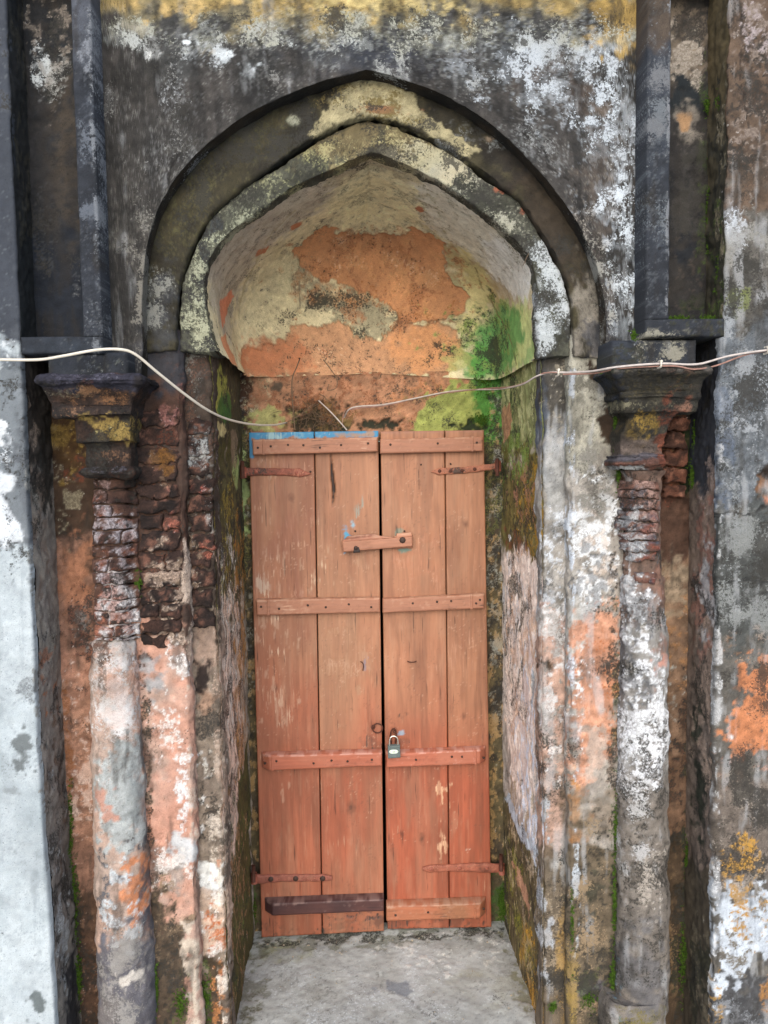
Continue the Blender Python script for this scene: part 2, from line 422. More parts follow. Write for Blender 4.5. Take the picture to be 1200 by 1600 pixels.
# ------------------------------------------------------------------ weathering of each surface (r,g,b as 0-255 paint colours)
def moldy(p, d=.2, c=(40, 40, 36), fr=200, k=.7): p.U(c, d, fr, k=k, seed=4)
def pt_spandrel(p):
    p.fill((54, 53, 52), (72, 68, 65), 9)
    p.E(640, 60, 420, 40, (70, 72, 72), amp=.05, fr=12, so=.05, k=.6)
    p.E(200, 330, 60, 260, (56, 53, 50), amp=.04, so=.05, fr=15, k=.7)
    p.E(600, 90, 60, 20, (62, 68, 82), so=.05, amp=.02, k=.6)
    p.F(300, 200, 130, 260, (128, 127, 124), .13, 150)
    p.F(290, 240, 50, 55, (150, 150, 150), .32, 190, seed=6)
    p.F(285, 150, 34, 60, (150, 152, 154), .2, 190, seed=6)
    p.F(200, 420, 60, 160, (120, 116, 108), .25, 260)
    p.F(740, 70, 240, 60, (150, 152, 150), .2, 170, seed=2)
    p.F(850, 110, 130, 80, (190, 198, 206), .36, 150, seed=3)
    p.F(945, 190, 56, 150, (190, 198, 206), .36, 140, seed=5)
    p.F(800, 230, 80, 50, (140, 142, 142), .25, 220, seed=6)
    p.F(975, 330, 34, 250, (214, 224, 234), .8, 130, sz=.6, seed=3)
    p.F(975, 440, 20, 110, (222, 232, 240), .9, 130, sz=.5, seed=3)
    p.F(930, 330, 40, 90, (150, 142, 132), .5, 170, seed=4)
    p.E(850, 112, 34, 9, (78, 66, 58), a=28, amp=.012, so=.012, k=.85)
    p.E(903, 145, 15, 28, (84, 70, 60), amp=.014, so=.012, k=.85)
    p.E(950, 172, 11, 8, (96, 84, 74), amp=.008, so=.008, k=.8)
    p.E(935, 300, 24, 80, (88, 78, 70), amp=.03, so=.02, k=.55)
    p.B(-80, 30, (150, 140, 110), .75, so=.02, amp=.035)
    p.B(-90, 10, (166, 142, 88), .9, so=.018, amp=.035)
    p.E(970, 30, 40, 46, (172, 142, 78), amp=.03, so=.02, k=.9)
    p.E(600, 4, 90, 12, (205, 185, 125), amp=.02, so=.01, k=.8); p.E(290, 14, 40, 10, (200, 170, 110), amp=.02, so=.01, k=.8)
    p.F(600, 48, 440, 28, (168, 168, 150), .45, 190, seed=8); p.F(500, 62, 330, 22, (178, 182, 180), .3, 160, seed=9)
    p.F(600, 36, 440, 30, (50, 48, 44), .25, 260, seed=10)
    p.E(208, 47, 17, 9, (150, 146, 130), a=-25, amp=.006, so=.002, dip=.001); p.E(243, 74, 10, 15, (200, 202, 200), amp=.01, so=.004)
    p.E(350, 86, 24, 8, (205, 212, 216), a=-25, amp=.014, so=.003); p.E(325, 78, 10, 7, (150, 140, 120), amp=.01)
    p.F(335, 84, 40, 22, (200, 206, 210), .35, 220, seed=3)
    p.B(520, 640, (58, 60, 66), .5)
    moldy(p, .18); p.U((140, 138, 134), .03, 330, seed=12)
    p.streak((36, 35, 34), .16, .55); p.streak((150, 152, 154), .04, .35, .12, 23)
    p.C([(250, 330), (265, 300), (262, 270), (280, 240)], (34, 32, 30)); p.C([(820, 210), (850, 235), (858, 262), (900, 290)], (34, 32, 30)); p.C([(400, 60), (420, 90), (412, 120), (430, 140)], (34, 32, 30))
    p.tone(.14, 80); p.tone(.08, 20, 3)
def pt_soffit(p):
    p.fill((40, 37, 33), (58, 48, 36), 18)
    p.F(300, 300, 90, 200, (84, 78, 62), .2, 200)
    p.F(925, 480, 40, 120, (150, 148, 140), .5, 180, sz=.4); p.F(228, 480, 20, 90, (120, 116, 108), .45, 160, sz=.4)
    p.tone(.14)
PK = [(488, 212), (505, 180), (520, 150), (555, 124), (585, 122), (640, 150), (668, 178), (700, 205), (745, 235), (735, 250), (690, 222), (640, 195), (580, 180), (530, 196), (500, 214)]
def pt_band(p):
    p.fill((50, 46, 36), (72, 66, 46), 16)
    p.F(300, 330, 90, 120, (104, 100, 62), .25, 230, seed=3)
    p.F(420, 200, 90, 60, (86, 88, 60), .25, 260, seed=3)
    p.E(455, 190, 9, 5, (150, 150, 130), amp=.004)
    p.E(860, 330, 60, 150, (62, 52, 42), amp=.03, so=.03, k=.8)
    p.E(918, 500, 22, 75, (146, 138, 126), amp=.02, so=.012, k=.8, sz=.4)
    p.E(790, 230, 40, 40, (44, 40, 36), amp=.03, so=.03, k=.8); p.F(720, 215, 50, 30, (120, 122, 120), .4, 180)
    p.P(PK, (172, 161, 124), amp=.008, fr=50, so=.004, dip=.002); p.F(590, 155, 90, 40, (118, 104, 64), .35, 190, seed=6); p.F(600, 175, 60, 8, (150, 100, 74), .12, 120, seed=7)
    p.F(560, 172, 60, 8, (60, 54, 44), .3, 110, seed=9); p.E(762, 217, 7, 6, (160, 140, 118), amp=.004)
    p.E(252, 500, 24, 60, (62, 64, 68), amp=.02, so=.02, k=.8); p.F(245, 470, 30, 60, (128, 128, 122), .25, 200)
    p.E(925, 520, 14, 22, (58, 62, 74), amp=.02, so=.008, k=.6)
    moldy(p, .2, (34, 32, 28)); p.tone(.12)
def pt_roll(p):
    p.fill((88, 88, 76), (66, 66, 56), 25)
    p.F(340, 340, 120, 170, (160, 162, 138), .3, 210, seed=3); p.F(430, 260, 120, 60, (146, 144, 104), .3, 210, seed=3)
    p.E(575, 215, 120, 40, (122, 108, 76), amp=.03, so=.03, k=.85)
    p.F(580, 220, 130, 40, (70, 66, 44), .4, 200, seed=5); p.F(590, 230, 100, 36, (170, 160, 116), .3, 220, seed=6)
    p.F(760, 300, 110, 100, (166, 164, 146), .3, 200, seed=3); p.F(700, 240, 90, 40, (190, 180, 150), .3, 160, seed=8)
    p.F(862, 470, 34, 100, (186, 192, 194), .6, 150, seed=4, sz=.6); p.F(868, 520, 24, 36, (60, 64, 66), .5, 160, seed=5)
    p.F(300, 500, 36, 90, (56, 56, 58), .55, 90, seed=7); p.F(318, 500, 30, 60, (168, 168, 140), .3, 170, seed=2)
    p.F(330, 400, 20, 80, (56, 62, 72), .4, 60, seed=11)
    for q in ((447, 200), (695, 215), (783, 290), (820, 328)): p.E(q[0], q[1], 7, 6, (170, 104, 78), amp=.005, so=.002)
    p.U((40, 42, 38), .22, 240, seed=9); p.tone(.1)
O1 = [(458, 388), (505, 355), (530, 362), (550, 368), (580, 366), (625, 368), (645, 354), (695, 380), (690, 410), (705, 440), (730, 455), (728, 482), (700, 497), (625, 508), (615, 485), (580, 460), (550, 452), (520, 440), (495, 437), (470, 412)]
O2 = [(380, 545), (435, 535), (455, 520), (458, 505), (475, 504), (495, 512), (520, 500), (545, 505), (550, 520), (595, 535), (620, 508), (700, 503), (720, 530), (725, 555), (700, 586), (380, 586)]
GM = [(470, 412), (500, 440), (550, 455), (612, 482), (622, 508), (596, 535), (552, 522), (545, 505), (520, 500), (490, 480), (470, 440)]
def pt_vault(p):
    p.fill((182, 170, 136), (168, 156, 122), 10)
    p.E(420, 330, 110, 60, (152, 142, 126), a=35, amp=.03, so=.03, k=.85); p.E(365, 400, 40, 90, (150, 140, 124), amp=.03, so=.03, k=.85)
    p.F(400, 360, 100, 100, (104, 96, 84), .3, 45, seed=3, so=.9, k=.6)
    p.E(560, 262, 60, 22, (150, 136, 108), amp=.02, so=.02, k=.8); p.F(570, 270, 70, 24, (96, 86, 62), .3, 120, seed=6)
    p.E(740, 370, 100, 45, (176, 172, 160), a=-42, amp=.03, so=.03, k=.8); p.E(800, 430, 30, 60, (188, 188, 184), amp=.02, so=.02, k=.8)
    p.F(720, 340, 110, 60, (128, 122, 104), .35, 70, seed=4, so=.8, k=.6)
    p.P([(690, 380), (730, 400), (790, 450), (830, 490), (825, 505), (780, 480), (740, 440), (700, 410)], (128, 106, 58), amp=.02, so=.014, k=.7)
    p.E(585, 305, 70, 45, (192, 182, 142), amp=.03, so=.02, k=.8); p.F(600, 300, 90, 60, (150, 144, 118), .4, 60, seed=6, so=.5, k=.7)
    p.F(420, 450, 60, 70, (204, 192, 152), .5, 50, seed=7, so=.6, k=.7); p.F(480, 395, 40, 50, (128, 122, 100), .4, 160, seed=8)
    p.E(740, 460, 36, 80, (170, 160, 104), amp=.03, so=.02, k=.7); p.E(712, 430, 10, 40, (120, 116, 90), amp=.02, so=.01, k=.6)
    p.P([(345, 470), (360, 455), (366, 462), (355, 490), (348, 515)], (176, 106, 74), amp=.005, so=.002)
    p.P([(345, 530), (352, 520), (366, 560), (368, 580), (356, 565)], (172, 112, 74), amp=.004, so=.002)
    p.P(GM, (132, 124, 98), amp=.02, so=.01); p.F(560, 480, 80, 45, (58, 56, 42), .5, 150, seed=11, a=0)
    p.F(425, 500, 30, 24, (90, 76, 60), .4, 140, seed=11)
    p.P(O1, (160, 110, 70), amp=.009, fr=55, so=.0016, dip=-.007, rim=(110, 84, 56))
    p.P(O2, (156, 114, 80), amp=.009, fr=55, so=.0016, dip=-.006, rim=(116, 92, 60))
    p.F(600, 430, 140, 70, (150, 96, 56), .35, 60, seed=12, so=.6, k=.6)
    p.E(430, 560, 60, 30, (154, 90, 52), amp=.02, so=.02, k=.8); p.F(560, 560, 150, 50, (120, 86, 60), .3, 90, seed=13, k=.5, so=.6)
    p.E(665, 545, 50, 36, (176, 118, 68), amp=.02, so=.02, k=.6)
    p.F(590, 430, 130, 70, (184, 134, 88), .35, 24, seed=17, so=.9, k=.5); p.F(590, 430, 130, 70, (120, 70, 40), .22, 70, seed=18, so=.4, k=.5); p.F(600, 410, 130, 60, (222, 190, 160), .025, 150, seed=14); p.F(600, 560, 150, 40, (210, 184, 150), .02, 160, seed=14)
    for q in ((408, 394), (464, 352), (655, 327)): p.E(q[0], q[1], 8, 4, (150, 92, 58), a=25, amp=.006, so=.002)
    p.P([(745, 520), (770, 490), (800, 474), (834, 500), (840, 570), (780, 590), (735, 590), (730, 560)], (122, 146, 84), amp=.02, fr=40, so=.03, k=.95)
    p.E(812, 520, 18, 46, (168, 174, 110), amp=.02, so=.012, k=.8)
    p.P([(762, 500), (784, 476), (814, 484), (818, 530), (800, 572), (760, 590), (732, 588), (742, 545)], (58, 120, 50), amp=.022, fr=50, so=.024, k=.85)
    p.E(752, 560, 22, 26, (70, 132, 40), amp=.02, so=.01, k=.8); p.F(765, 540, 46, 60, (34, 70, 26), .45, 90, seed=15, so=.7, k=.8); p.F(780, 530, 44, 60, (120, 140, 70), .3, 60, seed=21, so=.6, k=.7); p.F(775, 540, 44, 60, (20, 40, 16), .2, 140, seed=22)
    p.E(716, 570, 20, 18, (140, 140, 80), amp=.02, so=.01, k=.7)
    p.C([(468, 440), (469, 480)], (90, 80, 60), .0006, -.001, .001); p.C([(742, 420), (752, 450), (776, 490), (800, 540), (806, 570)], (96, 84, 44), .002, -.001); p.C([(575, 250), (580, 300)], (120, 106, 76), .002, -.001, k=.5); p.C([(352, 515), (368, 545), (372, 578)], (60, 40, 26), .0016); p.C([(460, 330), (420, 370), (395, 420), (372, 500)], (130, 118, 88), .003, -.002, k=.6)
    p.C([(545, 372), (560, 400), (548, 430), (565, 455)], (120, 70, 38), .0008, -.0015); p.C([(640, 380), (632, 420), (655, 450), (690, 460)], (120, 70, 38), .0008, -.0015); p.C([(620, 500), (660, 505), (700, 498), (718, 510)], (110, 72, 44), .001, -.003)
    p.U((96, 84, 60), .06, 230, seed=16, k=.5); p.tone(.05, 90); p.tone(.05, 18, 3)
    p.c = np.minimum(p.c*1.4+.03, .8)      # lime colours lifted to make up for light missing inside the niche
def pt_back(p):
    p.fill((58, 48, 34), (76, 66, 42), 14)
    p.P([(372, 580), (830, 580), (780, 680), (372, 690)], (148, 106, 78), amp=.01, so=.01)
    p.F(560, 625, 220, 50, (136, 86, 58), .45, 60, seed=4, so=.8, k=.7); p.F(540, 610, 170, 26, (90, 68, 52), .2, 90, seed=5, so=.6, k=.7)
    p.F(690, 610, 80, 24, (186, 128, 88), .4, 60, seed=6, so=.5, k=.7)
    p.P([(645, 650), (665, 626), (710, 600), (740, 590), (770, 590), (770, 690), (640, 690)], (132, 138, 70), amp=.018, fr=50, so=.008); p.F(700, 640, 60, 40, (86, 98, 40), .3, 120, seed=7)
    p.P([(738, 588), (800, 570), (800, 700), (758, 690), (745, 660)], (66, 116, 42), amp=.016, fr=50, so=.01); p.F(765, 640, 24, 60, (28, 60, 20), .4, 130, seed=7)
    p.E(378, 640, 20, 60, (62, 38, 22), amp=.02, so=.014); p.F(400, 610, 26, 40, (176, 164, 130), .35, 110, seed=8)
    p.E(425, 655, 34, 14, (140, 138, 84), amp=.02, so=.008, k=.9)
    p.E(498, 655, 40, 24, (50, 40, 24), amp=.025, fr=50, so=.008, dip=-.012); p.E(586, 664, 36, 8, (36, 36, 22), amp=.012, so=.005, dip=-.01)
    p.F(500, 650, 50, 30, (120, 100, 60), .3, 130, seed=9); p.F(500, 640, 50, 30, (150, 96, 66), .15, 100, seed=10)
    p.E(735, 665, 16, 8, (30, 40, 18), amp=.012, so=.005, dip=-.008)
    p.E(432, 602, 10, 6, (80, 66, 52), amp=.008, so=.005)
    for x, s in ((379, 1), (779, 2)):
        p.F(x, 1000, 22, 420, (150, 120, 76), .32, 70, sz=.5, seed=11+s); p.F(x, 900, 22, 300, (34, 30, 24), .35, 80, sz=.5, seed=13+s); p.F(x, 850, 20, 300, (150, 150, 140), .14, 120, seed=15+s)
        p.F(x, 760, 24, 120, (92, 96, 40), .4, 90, seed=17+s)
        p.E(x+(6 if s == 2 else 0), 1425, 20, 45, (52, 78, 28), amp=.02, so=.01, k=.8)
    p.E(374, 760, 10, 60, (150, 172, 110), amp=.01, so=.005, k=.6)
    moldy(p, .06, (54, 44, 32)); p.tone(.12); p.c = np.minimum(p.c*1.35+.01, .8)
def pt_jambR(p):
    p.fill((160, 148, 138), (186, 172, 162), 9, sz=.4)
    p.B(500, 720, (128, 136, 84), .95, x=800, so=.03); p.F(815, 610, 40, 70, (176, 178, 128), .5, 60, seed=3, so=.6, sz=.4)
    p.F(790, 640, 24, 80, (52, 96, 38), .5, 60, seed=4, so=.5, sz=.4); p.E(795, 560, 26, 26, (66, 130, 46), amp=.02, so=.02, k=.8)
    p.B(700, 880, (104, 94, 44), .95, x=810, so=.03, amp=.05); p.F(820, 780, 40, 90, (60, 56, 30), .45, 70, seed=5, so=.5); p.F(830, 800, 30, 80, (156, 120, 36), .35, 90, seed=6); p.F(795, 720, 30, 40, (110, 134, 60), .45, 70, seed=7)
    p.F(822, 770, 34, 60, (160, 116, 92), .12, 60, seed=8); p.E(806, 850, 12, 16, (112, 68, 46), amp=.02, so=.01, k=.8)
    p.E(790, 660, 8, 30, (176, 130, 100), amp=.008, so=.004, k=.9)
    p.P([(782, 880), (812, 850), (850, 900), (856, 1340), (838, 1330), (800, 1220), (786, 1100)], (232, 214, 202), amp=.014, so=.008, sz=.4)
    p.F(800, 960, 22, 90, (206, 204, 206), .5, 60, sz=.25, seed=9, so=.5); p.F(828, 1180, 26, 160, (206, 218, 236), .45, 60, sz=.22, seed=10, so=.5)
    p.F(800, 960, 20, 130, (92, 92, 72), .3, 80, sz=.25, seed=11); p.F(842, 1120, 16, 150, (132, 136, 136), .2, 70, sz=.25, seed=12)
    p.F(815, 1050, 30, 160, (206, 170, 144), .4, 50, sz=.3, seed=13, so=.6)
    p.P([(786, 1235), (804, 1270), (850, 1375), (900, 1700), (760, 1640), (770, 1450)], (98, 86, 58), amp=.02, fr=40, so=.008, sz=.5)
    p.F(815, 1450, 40, 150, (60, 54, 36), .4, 80, seed=14, sz=.5); p.F(820, 1400, 40, 150, (170, 150, 122), .2, 90, seed=15, sz=.35)
    p.P([(800, 1350), (806, 1345), (830, 1420), (826, 1430)], (178, 134, 106), amp=.006, so=.003); p.F(835, 1540, 22, 70, (186, 136, 40), .45, 110, seed=16); p.F(812, 1430, 24, 90, (120, 118, 40), .3, 100, seed=17)
    p.P([(790, 1245), (794, 1240), (815, 1290), (845, 1330), (842, 1345), (812, 1310)], (178, 186, 196), amp=.006, so=.003)
    moldy(p, .14, (56, 48, 36)); p.tone(.10, 70, sz=.5)
def pt_jambL(p):
    p.fill((196, 176, 162), (160, 144, 128), 9, sz=.4)
    p.B(500, 720, (62, 56, 34), .95, x=355); p.B(680, 960, (74, 70, 36), .95, x=355, amp=.05, so=.04); p.F(355, 820, 30, 140, (40, 36, 24), .45, 60, seed=3, so=.5)
    p.F(350, 850, 22, 110, (140, 122, 50), .35, 80, seed=4, sz=.5)
    p.E(338, 610, 22, 34, (158, 156, 72), amp=.02, so=.006); p.E(352, 635, 9, 26, (62, 104, 48), amp=.015, so=.006, k=.9); p.E(344, 672, 8, 12, (178, 164, 116), amp=.01, so=.004)
    p.E(369, 735, 5, 30, (150, 166, 104), amp=.006, so=.004); p.E(366, 700, 5, 30, (128, 110, 90), amp=.006, so=.004, k=.8)
    p.F(362, 1150, 22, 260, (220, 188, 168), .5, 50, sz=.2, seed=5, so=.5); p.F(358, 1000, 20, 150, (190, 184, 176), .35, 60, sz=.2, seed=6)
    p.F(362, 1050, 22, 260, (88, 66, 50), .28, 70, sz=.2, seed=7, so=.4); p.F(378, 1050, 10, 260, (150, 104, 44), .45, 70, sz=.3, seed=8)
    p.P([(345, 1420), (362, 1380), (372, 1240), (388, 1150), (400, 1700), (340, 1700)], (84, 76, 42), amp=.02, fr=40, so=.01, sz=.4)
    p.F(372, 1420, 22, 180, (90, 100, 40), .3, 70, seed=9, sz=.4); p.F(366, 1450, 22, 180, (150, 112, 78), .22, 80, sz=.25, seed=10)
    moldy(p, .16, (50, 42, 30)); p.tone(.1, 70, sz=.5)
def pt_p2R(p):
    p.fill((172, 166, 158), (138, 132, 124), 16)
    p.B(500, 690, (74, 70, 64), .92, x=868, so=.02, amp=.03); p.F(870, 610, 22, 70, (150, 142, 126), .35, 80, seed=3, so=.5); p.E(850, 640, 5, 80, (80, 92, 110), amp=.008, so=.006, k=.7)
    p.E(868, 750, 20, 70, (160, 160, 158), amp=.01, so=.005, k=.8); p.F(868, 900, 26, 120, (214, 218, 224), .4, 90, seed=4, so=.4)
    p.F(868, 1000, 26, 160, (96, 96, 96), .25, 110, seed=5)
    p.B(950, 1340, (198, 156, 134), .75, x=868); p.F(868, 1080, 24, 160, (226, 222, 220), .35, 70, seed=6); p.F(862, 1130, 18, 180, (146, 140, 132), .4, 60, seed=7, so=.5)
    p.P([(884, 960), (892, 960), (893, 1340), (878, 1330), (880, 1150)], (140, 128, 118), k=.7); p.E(858, 1040, 8, 8, (80, 62, 46), dip=-.004)
    p.E(882, 1270, 8, 90, (104, 86, 66), amp=.012, so=.01, k=.8)
    p.B(1330, 1800, (104, 90, 72), .92, x=868); p.F(868, 1480, 26, 140, (150, 134, 112), .3, 130, seed=8); p.F(868, 1450, 26, 140, (58, 50, 40), .35, 110, seed=9)
    p.F(854, 1440, 10, 140, (184, 190, 198), .35, 90, sz=.3, seed=10); p.F(880, 1520, 14, 90, (178, 136, 44), .35, 120, seed=11); p.E(868, 1570, 8, 6, (80, 110, 36))
    p.F(890, 1450, 8, 120, (90, 110, 40), .3, 90, seed=12); p.F(889, 800, 6, 250, (200, 212, 228), .5, 90, sz=.3, seed=14)
    moldy(p, .14); p.tone(.12); p.streak((60, 56, 50), .06, .4); p.streak((196, 198, 200), .06, .4, .12, 23)
def pt_p1R(p):
    p.fill((176, 168, 158), (150, 142, 132), 16)
    p.B(500, 720, (176, 172, 156), .9, x=920, so=.03); p.F(915, 620, 30, 80, (120, 116, 104), .3, 160, seed=3)
    p.P([(925, 570), (990, 560), (990, 800), (966, 760), (950, 700), (938, 650)], (60, 46, 34), amp=.014, so=.01)
    p.F(925, 830, 42, 100, (232, 234, 236), .55, 70, seed=4, so=.4, dip=.001); p.F(925, 760, 36, 60, (134, 130, 122), .4, 120, seed=5); p.F(935, 870, 30, 50, (206, 188, 172), .4, 60, seed=6)
    p.F(925, 930, 42, 80, (96, 96, 96), .28, 90, seed=7); p.E(905, 1020, 20, 70, (196, 194, 188), amp=.02, so=.014, k=.7)
    p.P([(905, 960), (965, 950), (965, 1130), (955, 1180), (900, 1240), (893, 1180), (893, 1050)], (206, 146, 114), amp=.02, so=.012, k=.9)
    p.F(915, 1030, 20, 60, (232, 228, 226), .3, 80, seed=8, so=.2); p.F(905, 1120, 14, 60, (232, 228, 226), .25, 80, seed=8, so=.2); p.F(935, 1080, 36, 120, (180, 110, 70), .3, 60, seed=9, so=.5, k=.6)
    p.E(925, 1200, 26, 50, (184, 172, 160), amp=.03, so=.02, k=.7); p.E(902, 1265, 10, 36, (200, 140, 84), amp=.016, so=.008)
    p.B(1240, 1330, (136, 120, 102), .7, x=925); p.B(1310, 1800, (100, 86, 66), .92, x=925); p.F(925, 1480, 44, 170, (150, 128, 100), .3, 120, seed=10); p.F(925, 1450, 44, 170, (52, 48, 36), .35, 70, seed=11, so=.5)
    p.F(900, 1330, 8, 140, (190, 198, 206), .4, 90, sz=.3, seed=12); p.E(928, 1395, 14, 22, (62, 62, 50), amp=.012, so=.008, k=.8); p.E(930, 1545, 22, 12, (84, 84, 96), amp=.012, so=.01, k=.6)
    p.F(895, 1540, 10, 70, (160, 132, 54), .22, 120, seed=13); p.F(925, 1560, 36, 40, (86, 104, 36), .3, 110, seed=14); p.F(962, 1300, 8, 260, (60, 84, 26), .5, 80, seed=15)
    p.F(958, 1050, 8, 260, (96, 70, 50), .4, 90, seed=16); p.F(894, 800, 5, 260, (206, 214, 226), .5, 90, sz=.3, seed=17)
    moldy(p, .12); p.tone(.12); p.streak((60, 56, 50), .06, .4); p.streak((196, 198, 200), .06, .4, .12, 23)
def pt_colR(p):
    p.fill((160, 156, 150), (136, 130, 124), 20)
    p.B(700, 960, (124, 96, 82), .9, x=1004); p.F(985, 900, 20, 90, (206, 208, 210), .5, 90, seed=3); p.F(1004, 820, 40, 100, (84, 60, 50), .35, 80, seed=4, so=.5)
    p.F(1000, 1080, 46, 150, (236, 238, 242), .7, 80, seed=5, so=.4, dip=.0015); p.F(1000, 1000, 46, 110, (104, 104, 106), .4, 90, seed=6, dip=-.001)
    p.F(1000, 1220, 46, 80, (222, 222, 224), .35, 110, seed=7); p.E(1030, 1035, 12, 8, (190, 140, 124), amp=.012); p.E(1036, 940, 8, 50, (150, 110, 94), amp=.02, so=.012, k=.7)
    p.B(1230, 1800, (128, 118, 108), .85, x=1004, so=.05); p.F(1004, 1380, 46, 220, (96, 88, 80), .35, 70, seed=8, so=.5); p.F(990, 1350, 30, 150, (180, 178, 176), .22, 130, seed=9)
    p.E(1000, 1530, 30, 60, (96, 96, 100), amp=.03, so=.03, k=.7); p.F(1020, 1380, 20, 60, (176, 166, 154), .3, 90, seed=10); p.F(972, 1560, 8, 50, (110, 130, 140), .4, 80, seed=11)
    p.F(1004, 1590, 46, 24, (120, 110, 60), .35, 110, seed=12); moldy(p, .16, (84, 78, 72)); p.tone(.1); p.streak((60, 56, 50), .06, .4); p.streak((196, 198, 200), .06, .4, .12, 23)
def pt_colL(p):
    p.fill((196, 164, 146), (178, 156, 142), 18)
    p.B(600, 1022, (92, 66, 54), .9, x=175, amp=.06); p.F(175, 950, 44, 70, (214, 206, 206), .5, 80, seed=3)
    p.F(180, 1060, 46, 90, (186, 178, 172), .5, 110, seed=4); p.F(185, 1080, 46, 110, (206, 150, 120), .4, 60, seed=5, so=.5, k=.7); p.F(175, 1120, 46, 120, (232, 230, 230), .22, 110, seed=6, dip=.001)
    p.P([(160, 1180), (205, 1150), (222, 1200), (215, 1300), (222, 1320), (200, 1340), (165, 1330), (150, 1240)], (176, 184, 184), amp=.02, so=.012, k=.9, dip=.001)
    p.E(210, 1260, 10, 40, (150, 156, 156), amp=.015, so=.014, k=.8)
    p.E(165, 1245, 14, 22, (202, 142, 118), amp=.014, so=.006, k=.8); p.P([(205, 1340), (230, 1340), (228, 1440), (210, 1460), (200, 1420)], (206, 136, 96), amp=.016, so=.006)
    p.F(165, 1340, 20, 16, (92, 92, 96), .4, 70, seed=7); p.F(215, 1320, 20, 16, (92, 92, 96), .4, 70, seed=7); p.F(172, 1400, 24, 40, (90, 94, 102), .45, 60, seed=8, so=.4); p.F(190, 1420, 30, 60, (214, 220, 224), .4, 70, seed=9, so=.4)
    p.B(1465, 1800, (94, 96, 106), .92, x=190, so=.02, amp=.04); p.F(195, 1540, 46, 90, (150, 146, 142), .35, 110, seed=10); p.E(205, 1525, 16, 9, (214, 206, 196), amp=.01); p.E(165, 1580, 18, 30, (120, 112, 108), amp=.02, so=.02, k=.7)
    p.E(232, 1400, 8, 60, (82, 84, 92), amp=.02, so=.01, k=.8); moldy(p, .08, (110, 96, 88)); p.tone(.08); p.streak((48, 44, 40), .09, .5)
def pt_p1L(p):
    p.fill((202, 152, 130), (190, 160, 144), 14)
    p.B(400, 1010, (62, 44, 36), .92, x=250, so=.012, amp=.07); p.B(500, 605, (58, 60, 66), .9, x=250); p.F(260, 640, 22, 40, (140, 96, 88), .5, 50, seed=3, so=.5)
    p.F(250, 800, 34, 180, (110, 68, 52), .4, 60, seed=4, so=.5); p.F(258, 950, 32, 60, (190, 168, 150), .5, 50, seed=5, so=.4); p.F(255, 930, 32, 70, (44, 36, 32), .35, 80, seed=6)
    p.E(232, 1060, 16, 24, (164, 166, 168), amp=.02, so=.014, k=.85); p.F(275, 1030, 16, 40, (232, 226, 222), .4, 90, seed=7, dip=.001); p.F(282, 1170, 16, 60, (236, 232, 230), .6, 80, seed=8, so=.3, dip=.001)
    p.F(262, 1130, 30, 80, (230, 220, 214), .2, 90, seed=9); p.E(262, 1240, 28, 60, (206, 150, 128), amp=.02, so=.02, k=.6); p.F(285, 1250, 10, 70, (230, 226, 226), .5, 90, seed=10)
    p.E(288, 1330, 18, 20, (206, 210, 212), amp=.015, so=.008, k=.9); p.E(265, 1365, 18, 18, (150, 140, 132), amp=.02, so=.01, k=.8); p.F(265, 1350, 34, 40, (226, 218, 212), .35, 80, seed=11)
    p.P([(225, 1385), (250, 1390), (268, 1430), (290, 1440), (300, 1500), (300, 1760), (225, 1760)], (86, 72, 58), amp=.02, fr=40, so=.01); p.F(260, 1500, 36, 120, (50, 44, 34), .4, 80, seed=12); p.F(265, 1470, 34, 90, (146, 124, 100), .3, 100, seed=13)
    p.P([(284, 1440), (300, 1440), (312, 1620), (300, 1560), (290, 1500)], (206, 190, 172), amp=.01, so=.006); p.F(285, 1560, 20, 40, (90, 110, 40), .35, 100, seed=14)
    p.F(228, 1150, 7, 200, (128, 76, 50), .5, 70, seed=15); p.F(230, 1220, 7, 120, (60, 62, 34), .5, 70, seed=16)
    p.F(298, 1150, 7, 260, (196, 176, 160), .5, 60, sz=.3, seed=17); moldy(p, .07, (104, 70, 54)); p.tone(.09); p.streak((48, 44, 40), .09, .5)
